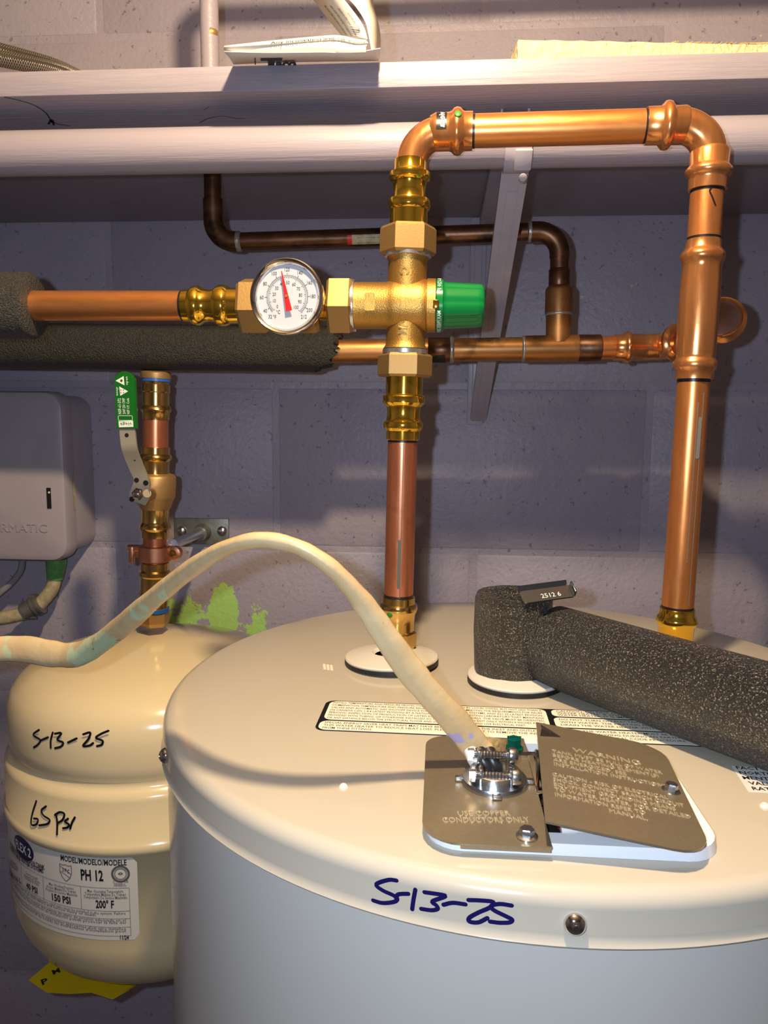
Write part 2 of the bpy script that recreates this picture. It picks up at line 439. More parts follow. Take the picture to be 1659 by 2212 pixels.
# ================================================================== THE SETTING
X0, X1, YF, ZC = -1.45, 1.45, -2.3, 2.12
wb = B().box(((X0 + X1) / 2, YW + .0514, ZC / 2), (X1 - X0, .10, ZC)).obj('wall_back', 'wall_paint', smooth=0); struct(wb)
wb['label'] = 'lavender painted concrete block wall behind the pipes'
CH, BL, JT = .2095, .467, .0070
def block_mesh(name, sx, sz):
    b = B(); b.box((0, 0, 0), (sx - JT, .014, sz - JT), bev=.0035); o = b.obj(name, 'wall_paint', wb); return o
protos = {}
for r in range(-8, 5):
    z0 = 1.4398 + r * CH; z1 = z0 + CH
    z0c, z1c = max(z0, 0.0), min(z1, ZC)
    if z1c - z0c < .03: continue
    jx = .0446 if r % 2 == 0 else .257
    k0 = math.floor((X0 - jx) / BL); x = jx + k0 * BL
    while x < X1 - .02:
        xa, xb = max(x, X0), min(x + BL, X1)
        if xb - xa > .03:
            key = (round(xb - xa, 3), round(z1c - z0c, 3))
            if key not in protos:
                o = block_mesh('block', *key); protos[key] = o
            else:
                o = protos[key].copy(); COL.objects.link(o)
            dy = random.uniform(-.0004, .0004)
            o.location = tuple(V((xa + xb) / 2, .0070 + YW + dy, (z0c + z1c) / 2) - np.array(wb.location))
        x += BL
struct(B().box(((X0 + X1) / 2, (YF + YW) / 2, -.05), (X1 - X0, YW - YF, .10)).obj('floor', 'floor_concrete', smooth=0))
struct(B().box(((X0 + X1) / 2, (YF + YW) / 2, ZC + .05), (X1 - X0, YW - YF, .10)).obj('ceiling', 'ceiling_wood', smooth=0))
struct(B().box((X0 - .05, (YF + YW) / 2, ZC / 2), (.1, YW - YF, ZC)).obj('wall_left', 'room_paint', smooth=0))
struct(B().box((X1 + .05, (YF + YW) / 2, ZC / 2), (.1, YW - YF, ZC)).obj('wall_right', 'room_paint', smooth=0))
struct(B().box(((X0 + X1) / 2, YF - .05, ZC / 2), (X1 - X0, .1, ZC)).obj('wall_front', 'room_paint', smooth=0))

# ================================================================== WATER HEATER
HT = 1.215; HC = V(.0581, -.3529); HR = .242
def top(u, v, l=0.0): return V(u, v, HT + l)
def heater_side(px, py, r):                     # sight line meets the upright cylinder of radius r about the heater's axis
    d = ray(px, py); o = CAM[:2] - HC; a = d[:2] @ d[:2]; bq = 2 * o @ d[:2]; c = o @ o - r * r
    t = (-bq - math.sqrt(max(0, bq * bq - 4 * a * c))) / (2 * a); p = CAM + d * t
    n = V(p[0] - HC[0], p[1] - HC[1], 0); return p, norm(n)
wh = thing('water_heater', 'large light grey round electric water heater with a flat top', 'water heater', (HC[0], HC[1], 0))
b = B(); b.lathe(V(*HC, 0), V(*HC, 1), [(.0, HR - .012), (.03, HR - .012), (.031, HR - .002), (HT - .026, HR - .002), (HT - .02, HR - .002)], seg=160)
b.obj('jacket', 'heater_body', wh)
F = .0075; prof = [(HT - .0232, HR - .003), (HT - .0236, HR + .0008), (HT - .0225, HR + .0016), (HT - .021, HR + .0006), (HT - .018, HR)]
prof += [(HT - F + F * math.sin(a), HR - F + F * math.cos(a)) for a in [math.pi / 2 * k / 6 for k in range(7)]] + [(HT, HR * .8), (HT, .001)]
lid = B().lathe(V(*HC, 0), V(*HC, 1), prof, seg=160).obj('lid', 'heater_paint', wh, smooth=50)
# lid screws
def rim_screw(px, py):
    p, n = heater_side(px, py, HR)
    b = B(); b.lathe(p - n * .001, p + n, [(0, .0046), (.0012, .0047), (.0028, .0041), (.0040, .0028), (.0046, .0010)], seg=20)
    o = b.obj('screw', 'steel_bright', lid, label='shiny round screw head')
    b = B(); b.lathe(p + n * .0030, p + n, [(0, .0017), (.00065, .0016)], seg=10); b.obj('screw_recess', 'zinc', lid)
rim_screw(1242, 1995); rim_screw(357, 1632)
for px, py in ((742, 1700), (1652, 1742)):
    p = PZ(px, py, HT); B().lathe(p - V(0, 0, .0005), p + V(0, 0, 1), [(0, .0024), (.0012, .0022), (.0022, .0012), (.0024, .0003)], seg=14).obj('plug', 'label_cream', lid, label='small cream plastic plug')
# handwritten date on the skirt
def pen(px_strokes, surf, width, b):
    for st in px_strokes:
        pts = smoothpath([V(x, y, 0) for x, y in st], 5) if len(st) > 2 else [V(*st[0], 0) + (V(*st[1], 0) - V(*st[0], 0)) * k / 4 for k in range(5)]
        P, N = zip(*[surf(q[0], q[1]) for q in pts]); P = [p + n * .00025 for p, n in zip(P, N)]
        ribbon(b, P, width, N)
S = 1 / 2.37
def zz(l, ox=700, oy=1860, s=S): return [(ox + x * s, oy + y * s) for x, y in l]
b = B()
pen([zz([(372, 98), (330, 95), (268, 118), (300, 148), (352, 172), (376, 190), (360, 207), (300, 213), (252, 200)]),
     zz([(366, 184), (385, 168), (432, 166)]), zz([(468, 145), (458, 200), (452, 245)]),
     zz([(515, 158), (610, 172), (615, 182), (555, 205), (575, 225), (582, 243), (550, 250), (498, 243)]),
     zz([(612, 222), (660, 212), (724, 220)]),
     zz([(740, 198), (800, 200), (866, 208), (850, 235), (790, 262), (745, 288), (745, 308), (790, 312), (836, 290)]),
     zz([(960, 226), (900, 218), (856, 228), (870, 250), (930, 280), (962, 298), (950, 312), (900, 314), (850, 308)])],
    lambda x, y: heater_side(x, y, HR), .00185, b)
b.obj('handwriting', 'marker_blue', lid, smooth=0, label='handwritten date in dark blue marker')

# escutcheon washers round the nipples
def washer(c, r, tilt, name='washer'):
    n = norm(V(*tilt, 1)); c = V(c[0], c[1], HT)
    b = B(); b.lathe(c - n * .0002, c + n, [(0, r - .002), (.0008, r), (.0036, r), (.0040, r - .001)], seg=56, cap=True); rb = b.obj('gasket', 'rubber_black', wh)
    b = B(); b.lathe(c + n * .0036, c + n, [(0, r - .0005), (.0012, r), (.0022, r - .0006), (.0048, r * .62), (.0056, r * .42), (.0030, r * .36)], seg=56, cap=False); b.obj(name, 'washer_paint', wh)
LB = PZ(861, 1418, HT)
wc = PZ(846, 1432, HT); washer(wc, .0355, (-.02, .03))
cupc = V(.0538, -.3480, HT); washer(V(.0560, -.3530), .034, (0, 0))
# nipple sticking out under the press adapter
B().lathe(V(LB[0], LB[1], HT - .001), V(LB[0], LB[1], 2), [(0, .012), (.012, .012)], seg=24).obj('nipple', 'brass_dark', wh)

# raised lettering patch near the washer, faint
b = B(); p = PZ(696, 1438, HT)
for k in range(3): b.box(V(p[0] + .002 + k * .0028, p[1] - .002 - k * .001, HT + .0001), (.0019, .012, .0002), ex=(.97, .2, 0), ey=(-.2, .97, 0))
b.obj('printed_mark', 'label_cream', lid, smooth=0)

# warning sticker on the lid
LX0, LY1 = -.0715, -.4005; rot = -.012
mp_ = planar(V(LX0, LY1, HT), V(1, rot * 1.2, 0), V(-rot * 1.2, 1, 0), V(0, 0, 1))
Lw, Lh, Lm = .262, .0485, .1425
def patch(name, x0, y0, x1, y1, r, mat, parent, lift, th=.00012, radii=None):
    b = B(); O = mp_(0, 0, lift); ex = mp_(1, 0, lift) - O; ey = mp_(0, 1, lift) - O
    b.prism(rrect(x0, y0, x1, y1, r, 5, radii), ex, ey, O, V(0, 0, 1), th); return b.obj(name, mat, parent, smooth=0)
st = patch('sticker', 0, -Lh, Lw, 0, .006, 'label_black', wh, .00005); st['label'] = 'black and cream warning sticker with small print'
patch('panel', .0028, -.0318, Lm - .0012, -.0012, .005, 'label_cream', st, .00018)
patch('panel', .0018, -Lh + .0012, Lm - .0012, -.0338, .005, 'label_cream', st, .00018)
patch('panel', Lm + .0022, -.0120, Lw - .001, -.0012, .004, 'label_cream', st, .00018)
patch('panel', Lm + .0022, -.0290, Lw - .001, -.0140, .004, 'label_cream', st, .00018)
patch('panel', Lm + .0022, -Lh + .0012, Lw - .001, -.0310, .004, 'label_cream', st, .00018)
b = B()
L1 = ['INSTALL TEMPERATURE AND PRESSURE PROTECTIVE EQUIPMENT REQUIRED BY LOCAL CODES, BUT NOT LESS THAN A',
 'COMBINATION TEMPERATURE AND PRESSURE RELIEF VALVE CERTIFIED AS MEETING THE REQUIREMENTS FOR RELIEF',
 'VALVES AND AUTOMATIC GAS SHUTOFF DEVICE FOR HOT WATER SUPPLY SYSTEMS, ANSI Z21.22 LATEST REVISION,',
 '(IN CANADA CAN 1-4.4 LATEST REVISION) BY A NATIONALLY RECOGNIZED TESTING LABORATORY THAT MAINTAINS',
 'PERIODIC INSPECTION OF PRODUCTION OF LISTED EQUIPMENT OR MATERIALS. THE VALVE MUST BE ORIENTED,',
 'PROVIDED WITH TUBING, OR OTHERWISE INSTALLED SO THAT DISCHARGE CAN EXIT ONLY WITHIN 6 INCHES ABOVE',
 'OR ANY DISTANCE BELOW THE STRUCTURAL FLOOR AND DOES NOT CONTACT ANY LIVE ELECTRICAL PART.']
for i, s_ in enumerate(L1):
    L = .134 if i < 6 else .122; put_text(b, s_, mp_, (.0048, -.0050 - i * .0042), (.0048 + L, -.0050 - i * .0042), .0026, .004, 2, .00034)
for i, (s_, L) in enumerate((('SPECIAL ENERGY SAVER HEAT TRAPS MAY HAVE BEEN INSTALLED IN THE INLET AND OUTLET OF', .1335), ('THIS WATER HEATER TO REDUCE HEAT LOSS. PLEASE BE SURE NOT TO REMOVE THE INSERTS', .1345), ('FROM THESE FITTINGS.', .0300))):
    put_text(b, s_, mp_, (.0046, -.0378 - i * .0040), (.0046 + L, -.0378 - i * .0040), .0027, .004, 2, .00034)
for i, (s_, y) in enumerate((('CAUTION: DO NOT APPLY HEAT TO THE INLET OR OUTLET OF THE', -.0046), ('WATER HEATER. IF SWEAT TUBING IS USED SWEAT TUBING TO ADAPTER', -.0078), ('WATER HEATER. IT IS IMPERATIVE THAT MAY CONTAIN A NONMETALLIC MATERIAL', -.0110),
    ('DO NOT TURN ON ELECTRICAL CURRENT UNTIL TANK IS FILLED', -.0182), ('WITH WATER. THE HEATING ELEMENTS WILL BE DAMAGED. DO NOT', -.0224), ('DRAIN THE WATER HEATER WITHOUT FIRST TURNING OFF THE POWER', -.0266),
    ('NOTE: THE WATER HEATER MUST BE BRACED OR ANCHORED', -.0352), ('TO AVOID MOVING DURING AN EARTHQUAKE', -.0394), ('REFER TO THE LOCAL CODE PROCEDURE', -.0436))):
    put_left(b, s_, mp_, (Lm + .0055, y), .0026, bold=.004, res=2, lift=.00034, squeeze=.98)
b.obj('small_print', 'ink', st, smooth=0)

# part hidden sticker near the right
q0 = PZ(1580, 1655, HT); q1 = PZ(1617, 1712, HT); ex = norm(V(.93, -.05, 0)); ey = norm(V(.18, .98, 0)) ; ey = norm(q0 - q1)
ex = norm(V(1, -.03, 0)); O = q1
b = B(); L = np.linalg.norm(q0 - q1); b.prism([(0, 0), (.09, 0), (.09, L), (0, L)], ex, ey, O + V(0, 0, .0001), V(0, 0, 1), .00012); s2 = b.obj('sticker', 'label_white', wh, smooth=0, label='white sticker partly hidden under the foam tube')
m2 = planar(O, ex, ey, V(0, 0, 1)); b = B()
for i, s_ in enumerate(('RATING PLATE OF', 'VALVE INSTALLED', 'MENTS OF LOCAL', 'NORTH AMERICA', 'FACTORY INSTALLED')): put_left(b, s_, m2, (.003 - .0012 * (i > 1), .0026 + i * L / 5.1), .0035, bold=.02, lift=.0003, res=1)
b.obj('small_print', 'ink', s2, smooth=0)

# junction box opening: white plastic rim, flat black sheet painting its shaded depth, wires
JX0, JX1, JY0, JY1 = -.0035, .1235, -.5700, -.4590
z = HT + .0001
outer = rrect(JX0, JY0, JX1, JY1, .016, 6); inner = rrect(JX0 + .010, JY0 + .0095, JX1 - .010, JY1 - .009, .010, 6); k = len(outer)
b = B(); vs = [V(x, y, z) for x, y in outer] + [V(x + (.0008 if x < .06 else -.0008), y + (.0008 if y < -.51 else -.0008), z + .0050) for x, y in outer] + [V(x, y, z + .0050) for x, y in inner] + [V(x, y, z) for x, y in inner]
fs = []
for i in range(k):
    j = (i + 1) % k
    for r_ in range(3): fs.append((r_ * k + i, r_ * k + j, (r_ + 1) * k + j, (r_ + 1) * k + i))
b.add(vs, fs); jb = b.obj('junction_box', 'plastic_white', wh, label='white plastic rim of the wiring opening')
b = B(); b.prism(inner, V(1, 0, 0), V(0, 1, 0), V(0, 0, z), V(0, 0, 1), .0003); b.obj('well_shade', 'dark_inside', jb, smooth=0)
wz = HT + .0045
for nm_, mat_, pts in (('red_wire', 'wire_red', [(.058, -.548), (.074, -.552), (.092, -.551), (.108, -.545)]), ('red_wire', 'wire_red', [(.056, -.5535), (.064, -.549), (.072, -.541), (.08, -.52)]),
                       ('black_wire', 'wire_black', [(.056, -.5440), (.068, -.5445), (.078, -.5555), (.098, -.5580)]), ('white_wire', 'label_white', [(.056, -.5575), (.066, -.5570), (.078, -.559), (.095, -.556)])):
    B().tube(smoothpath([V(x, y, wz + .001 * math.sin(i * 1.7)) for i, (x, y) in enumerate(pts)], 6), .0024, 10).obj(nm_, mat_, jb)

# left cover plate, flat
CZ = HT + .0062
b = B(); PL0, PL1, PQ0, PQ1 = -.0052, .0497, -.5745, -.4640
b.prism(rrect(PL0, PQ0, PL1, PQ1, .012, 6, (.0005, .013, .017, .0005)), V(1, 0, 0), V(0, 1, 0), V(0, 0, CZ - .0009), V(0, 0, 1), .0009)
b.box(V((PL0 + PL1) / 2 + .008, PQ0 + .0002, CZ - .0014), (PL1 - PL0 - .017, .0005, .0018))
cp = b.obj('cover_plate', 'cover_metal', wh, smooth=30, label='flat stamped metal cover plate holding the cable connector')
b = B(); mpc = planar(V(0, 0, CZ), V(1, 0, 0), V(0, 1, 0), V(0, 0, 1))
for s_, a_, c_ in (('USE COPPER', (990, 1764), (1103, 1763)), ('CONDUCTORS ONLY', (957, 1778), (1145, 1777))): put_raised(b, s_, mpc, PZ(*a_, CZ)[:2], PZ(*c_, CZ)[:2], .0043, .0005, 3)
b.obj('lettering', 'emboss_metal', cp, smooth=0)
def hexscrew(p, n, r, parent, mat='zinc', fl=1.45, h=.0034):
    b = B(); b.lathe(p, p + n, [(0, r * fl), (.0008, r * fl), (.0012, r * 1.15)], seg=22); b.lathe(p + n * .0008, p + n, [(0, r), (h * .8, r), (h, r * .85)], seg=6, phi=.3)
    u, v, a = frame_from(n); b.box(p + n * (h + .0002), (r * 1.5, r * .25, .0008), ex=u, ey=v, ez=a)
    return b.obj('screw', mat, parent, label='zinc hex head screw')
hexscrew(PZ(1138, 1808, CZ), V(0, 0, 1), .0033, cp)
# hinge hook on the plate's edge
b = B(); pa, pb = PZ(1160, 1625, CZ + .001), PZ(1162, 1712, CZ + .001)
b.tube([pa + V(0, .004, -.001), pa, pa * .5 + pb * .5 + V(0, 0, .0015), pb, pb + V(.003, -.001, .0005)], .0011, 8); b.obj('hinge_hook', 'steel_bright', cp)
b = B(); b.box((pa + pb) / 2 + V(-.0015, 0, .0002), (.0030, .034, .0016), bev=.0005); b.obj('plate_lip', 'cover_metal', cp)
# green ground screw
gp = PZ(1110, 1615, CZ + .001)
b = B(); b.box(PZ(1118, 1632, CZ) + V(.002, 0, .0006), (.017, .005, .0012), bev=.0003); b.obj('ground_strap', 'steel', cp)
b = B(); b.lathe(gp - V(0, 0, .001), gp + V(0, 0, 1), [(0, .0052), (.0012, .0052), (.0016, .0042)], seg=20); b.lathe(gp, gp + V(0, 0, 1), [(0, .0040), (.0052, .0040), (.0058, .0034)], seg=6)
b.box(gp + V(0, 0, .0058), (.0075, .0013, .0012)); b.obj('ground_screw', 'green_screw', cp, label='green grounding screw')

# right cover plate, loose and tilted
TL, BL_, TR, BR = V(.0563, -.4633, 1.2303), V(.0466, -.5738, 1.2319), V(.1242, -.4694, 1.2213), V(.1145, -.5799, 1.2228)
ex = norm(((TR + BR) - (TL + BL_))); ey = norm((TL + TR) - (BL_ + BR)); nn = norm(np.cross(ex, ey)); ey = np.cross(nn, ex)
O = BL_; wdt = float((BR - BL_) @ ex); hgt = float((TL - BL_) @ ey)
b = B(); b.prism(rrect(0, 0, wdt, hgt, .012, 6, (.017, .0005, .0005, .017)), ex, ey, O - nn * .0004, nn, .0009)
cr = b.obj('cover_plate', 'cover_metal', wh, smooth=30, label='loose tilted metal cover plate stamped with a warning')
b = B(); k0 = O + ex * .0015 + ey * (hgt - .007)
b.add([k0, k0 + ey * -.013, k0 + ex * .013 - ey * .008, k0 + ex * .006 - ey * .002 + nn * .001, k0 + nn * .0034 - ey * .003, k0 + nn * .0038 - ey * .010],
      [(0, 4, 3), (4, 5, 2, 3), (5, 1, 2), (0, 1, 5, 4)]); b.obj('stamped_tab', 'steel', cr, smooth=0)
mpr = planar(O, ex, ey, nn); b = B()
put_raised(b, 'WARNING', mpr, (wdt * .26, hgt * .715), (wdt * .76, hgt * .715), .0050, .0008, 3)
for i, (s_, f0, f1) in enumerate((('TANK MUST BE FULL OF WATER', .10, .90), ('BEFORE HEATING ELEMENT(S)', .10, .86), ('ARE ENERGIZED. SEE', .10, .62), ('INSTALLATION INSTRUCTIONS.', .10, .90))): put_raised(b, s_, mpr, (wdt * f0, hgt * (.660 - i * .046)), (wdt * f1, hgt * (.660 - i * .046)), .0034, .0008, 3)
for i, (s_, f0, f1) in enumerate((('CAUTION - RISK OF ELECTRICAL', .08, .86), ('SHOCK. CONNECT BRANCH CIRCUIT', .08, .95), ('EQUIPMENT GROUNDING MEANS', .08, .88), ('TO WATER HEATER. FOR DETAILED', .08, .96), ('INFORMATION REFER TO', .08, .66), ('MANUAL.', .42, .66))): put_raised(b, s_, mpr, (wdt * f0, hgt * (.410 - i * .046)), (wdt * f1, hgt * (.410 - i * .046)), .0034, .0008, 3)
b.obj('lettering', 'emboss_metal', cr, smooth=0)
hexscrew(O + ex * (wdt - .0065) + ey * (hgt * .505), nn, .0031, cr)

# ================================================================== cable connector and cable
cc = V(*PZ(1068, 1690, CZ)); co = thing('cable_clamp', 'zinc cable clamp connector with two screws on the metal cover plate', 'cable clamp', cc)
b = B(); b.lathe(cc, cc + V(0, 0, 1), [(0, .0165), (.0015, .0165), (.0028, .0158), (.0030, .0122), (.0008, .0118)], seg=40, cap=False); b.obj('ring_nut', 'zinc', co)
b = B()
for a in range(4):
    q = cc + V(.0172 * math.cos(a * math.pi / 2), .0172 * math.sin(a * math.pi / 2), .0014); b.box(q, (.0045, .0032, .0022), bev=.0006); b.obj('lug', 'zinc', co); b = B()
b = B(); b.lathe(cc + V(0, 0, .0005), cc + V(0, 0, 1), [(0, .0122), (.0062, .0122), (.0066, .0115), (.0066, .0095), (.0004, .0093)], seg=32, cap=False); b.obj('throat', 'zinc', co)
b = B()
for sx in (-1, 1):
    b.box(cc + V(sx * .0072, -.0075, .0065), (.0022, .0050, .0090), bev=.0006); b.box(cc + V(sx * .0072, .0085, .0080), (.0024, .0050, .0100), bev=.0006)
    b.obj('jaw', 'zinc', co); b = B()
for dy, dz in ((-.0082, .0072), (.0092, .0100)):
    c0 = cc + V(-.0125, dy, dz); pr = []
    for i in range(26): pr.append((.001 + i * .0008, .0021 if i % 2 else .00175))
    b = B(); b.lathe(c0, c0 + V(1, 0, 0), pr, seg=14); b.lathe(c0 + V(-.0005, 0, 0), c0 + V(1, 0, 0), [(0, .0030), (.0030, .0031), (.0034, .0022)], seg=6)
    b.lathe(c0 + V(.0205, 0, 0), c0 + V(1, 0, 0), [(0, .0040), (.0022, .0042), (.0038, .0034), (.0044, .0015)], seg=18); b.obj('clamp_screw', 'zinc', co)

cab = thing('electrical_cable', 'old cream flat electrical cable arching over to the water heater', 'cable', (cc[0], cc[1], cc[2] + .02))
# way points: pixel, depth plane, half width px, half thickness (m)
wp = [(1040, 1632, -.499, 31, .0040), (1028, 1615, -.499, 31, .0040), (985, 1560, -.503, 30, .0040), (930, 1500, -.507, 30, .0040), (880, 1440, -.511, 30, .0040), (832, 1372, -.516, 28, .0042),
      (790, 1310, -.520, 24, .0046), (745, 1255, -.524, 20, .0052), (700, 1214, -.527, 18, .0058), (640, 1180, -.528, 17, .006), (565, 1166, -.524, 17, .006), (490, 1183, -.512, 17, .006),
      (420, 1224, -.49, 19, .0058), (345, 1282, -.465, 21, .0055), (275, 1343, -.44, 22, .0052), (215, 1390, -.42, 22, .005), (165, 1414, -.41, 24, .0048), (110, 1412, -.405, 26, .0045), (50, 1402, -.40, 25, .0042), (-30, 1404, -.40, 24, .0042), (-130, 1425, -.40, 24, .0042), (-260, 1470, -.41, 24, .0042)]
P = smoothpath([W(x, y, Y) for x, y, Y, h, t in wp], 6); H = smoothpath([V(h * np.linalg.norm(W(x, y, Y) - CAM) / FPX, t, 0) for x, y, Y, h, t in wp], 6)
rng = np.random.RandomState(3); fl_ = []
for i, q in enumerate(H):
    kx = 1 + .05 * math.sin(i * .9) * math.sin(i * .37) + rng.uniform(-.02, .02); fl_.append((q[1], q[0] * kx))
B().tube(P, 0, 18, flat=fl_, ref=norm(CAM - W(600, 1300, -.5))).obj('sheath', 'cable_sheath', cab, smooth=60)
# stripped end: paper flap and black conductors
b = B(); e0 = W(1040, 1630, -.499); fpts = [W(1022, 1590, -.500), W(1062, 1592, -.494), W(1094, 1598, -.490), W(1092, 1622, -.491), W(1078, 1642, -.494), W(1050, 1618, -.499)]
nv = norm(CAM - e0); b.add(fpts + [q - nv * .0025 for q in fpts], [(0, 1, 2, 3, 4, 5), (11, 10, 9, 8, 7, 6)] + [(i, i + 6, (i + 1) % 6 + 6, (i + 1) % 6) for i in range(6)]); b.obj('torn_sheath', 'felt_tan', cab, smooth=60)
for off, mat_, nm_ in ((-2, 'wire_black', 'conductor'), (18, 'wire_black', 'conductor'), (-20, 'label_white', 'conductor')):
    B().tube(smoothpath([W(1036 + off, 1622, -.503), W(1044 + off, 1640, -.507), W(1056 + off * .9, 1660, -.508), W(1068 + off * .7, 1682, -.504), V(cc[0] + off * .00018, cc[1] + .001, HT + .004)], 6), .0036, 12).obj(nm_, mat_, cab, smooth=60)

# ================================================================== foam insulated relief valve and its foam covered outlet
rv = thing('relief_valve', 'relief valve wrapped in a stubby black foam sleeve with its test lever on top', 'relief valve', cupc)
rf = .0270
def rough_ring(a, t): return 1 + .012 * math.sin(5 * a + t * 90) + .008 * math.sin(11 * a + 2)
b = B(); b.lathe(cupc + V(0, 0, .0060), cupc + V(0, 0, 1), [(0, .012), (.0002, rf - .001), (.002, rf), (.03, rf + .0006), (.053, rf), (.057, rf - .0015), (.0565, rf - .007), (.054, .0145), (.040, .013), (.038, .004)], seg=56, lobes=rough_ring)
b.obj('foam_sleeve', 'foam', rv, smooth=60)
b = B(); b.lathe(cupc + V(0, 0, .0455), cupc + V(0, 0, 1), [(0, .010), (.006, .010), (.010, .007)], seg=20); b.obj('valve_body', 'brass_dark', rv)
lv0, lv1 = W(1124, 1290, -.372), W(1238, 1275, -.362)
exl = norm(lv1 - lv0); nl = norm(V(-.05, -.62, .78)); eyl = norm(np.cross(nl, exl)); nl = np.cross(exl, eyl); Ll = float(np.linalg.norm(lv1 - lv0))
b = B(); b.prism(rrect(0, -.0062, Ll, .0042, .003, 4), exl, eyl, lv0, nl, .0012)
b.prism([(0, 0), (Ll - .003, 0), (Ll - .003, .0045), (0, .0045)], exl, norm(eyl * .8 + nl * .6), lv0 + eyl * .0040, norm(nl * .8 - eyl * .6), .0010)
b.box(lv1 - exl * .0012 + nl * .0030 - eyl * .001, (.0012, .0095, .0055), ex=exl, ey=eyl, ez=nl, bev=.0004)
lev = b.obj('test_lever', 'lever_steel', rv, label='dark steel test lever stamped with numbers')
b = B(); put_left(b, '2512 6', planar(lv0, exl, eyl, nl), (Ll * .36, -.0042), .0036, bold=.0, lift=.0014); b.obj('stamped_number', 'print_white', lev, smooth=0)

FR = .0280
fa, fb = V(.0800, -.3560, HT + FR + .0005), V(.1775, -.4740, HT + FR + .0005); fd = norm(fb - fa); fe = fb + fd * .16
ft = thing('insulation_tube', 'thick black foam insulation tube lying across the water heater top', 'pipe insulation', (fa + fe) / 2 - V(0, 0, FR))
Lf = float(np.linalg.norm(fe - fa))
b = B(); b.lathe(fa, fe, [(.001, .012), (0, FR - .004), (.003, FR), (Lf * .3, FR), (Lf * .6, FR), (Lf, FR)], seg=72, lobes=lambda a, t: 1 + .006 * math.sin(3 * a + t * 40) + .004 * math.sin(7 * a - t * 70)); b.obj('foam', 'foam', ft, smooth=60)
sd = norm(np.cross(fd, V(0, 0, 1)))
b = B(); b.lathe(fa - fd * .0015, fe, [(0, .0150), (.0012, .0155), (.006, .0150)], seg=30); b.obj('pipe_end', 'washer_paint', ft)
# ================================================================== EXPANSION TANK
YB = -.120
TA = W(335, 1400, YB)[:2]; TR_ = .1437; TRL = .1470
def tank_side(px, py, r=TR_):
    d = ray(px, py); o = CAM[:2] - TA; a = d[:2] @ d[:2]; bq = 2 * o @ d[:2]; c = o @ o - r * r
    t = (-bq - math.sqrt(max(0, bq * bq - 4 * a * c))) / (2 * a); p = CAM + d * t
    return p, norm(V(p[0] - TA[0], p[1] - TA[1], 0))
et = thing('expansion_tank', 'cream expansion tank with handwriting hanging from the ball valve pipe', 'expansion tank', (TA[0], TA[1], .838))
zs_, zg_, zh_ = (tank_side(250, yy, rr_)[0][2] for yy, rr_ in ((1838, TRL), (1706, TR_), (1545, TR_))); zb_ = .838
prof = [(zb_, .001), (zb_ + .0005, .030), (zb_ + .003, .060), (zb_ + .011, .090), (zb_ + .024, .112), (zb_ + .042, .1315), (zb_ + .062, .142), (zb_ + .085, TRL), (zs_ - .006, TRL), (zs_ - .0045, TRL + .0022), (zs_, TRL + .0030), (zs_ + .0045, TRL + .0022), (zs_ + .006, TRL + .0004),
        (zg_ - .011, TRL + .0002), (zg_ - .006, TRL - .0012), (zg_ - .003, TRL - .0050), (zg_, TR_ - .0040), (zg_ + .004, TR_ - .0042), (zg_ + .010, TR_ - .0010), (zg_ + .019, TR_), (zh_ - .030, TR_ - .0002), (zh_ - .018, TR_ - .0022), (zh_ - .008, TR_ - .0065), (zh_, TR_ - .0140), (zh_ + .007, TR_ - .0240), (zh_ + .0125, .106), (zh_ + .019, .085), (zh_ + .025, .060), (zh_ + .029, .035), (zh_ + .031, .018), (zh_ + .031, .001)]
tb = B().lathe(V(*TA, 0), V(*TA, 1), prof, seg=128).obj('shell', 'tank_paint', et, smooth=60)
zt = lambda px, py: tank_side(px, py)[0][2]
# marker
b = B(); s4 = 420 / 1659
q4 = lambda l: zz(l, 0, 1300, s4)
pen([q4([(335, 1092), (285, 1135), (345, 1178), (322, 1220), (290, 1242)]), q4([(350, 1182), (412, 1155)]), q4([(452, 1115), (435, 1180), (435, 1245)]), q4([(470, 1125), (525, 1120), (490, 1175), (540, 1200), (520, 1235), (472, 1248)]),
     q4([(582, 1200), (655, 1165)]), q4([(712, 1130), (770, 1115), (755, 1170), (710, 1228), (765, 1225), (795, 1205)]), q4([(925, 1100), (860, 1128), (820, 1160), (875, 1185), (868, 1218), (830, 1230)])], tank_side, .0021, b)
b.obj('handwriting', 'marker_black', et, smooth=0, label='date written in black marker'); b = B()
q5 = lambda l: zz(l, 0, 1720, s4)
pen([q5([(312, 40), (285, 120), (268, 200), (275, 245), (315, 235), (325, 195), (290, 190)]), q5([(395, 85), (355, 120), (375, 165), (425, 200), (405, 235), (335, 248)]),
     q5([(478, 150), (490, 220), (488, 325)]), q5([(470, 160), (510, 135), (550, 150), (535, 200), (490, 230)]), q5([(582, 190), (555, 215), (590, 240), (575, 265), (540, 272)]), q5([(640, 180), (615, 225), (600, 275)])],
    lambda x, y: tank_side(x, y, TRL + .0008), .0021, b)
b.obj('handwriting', 'marker_black', et, smooth=0, label='pressure written in black marker')
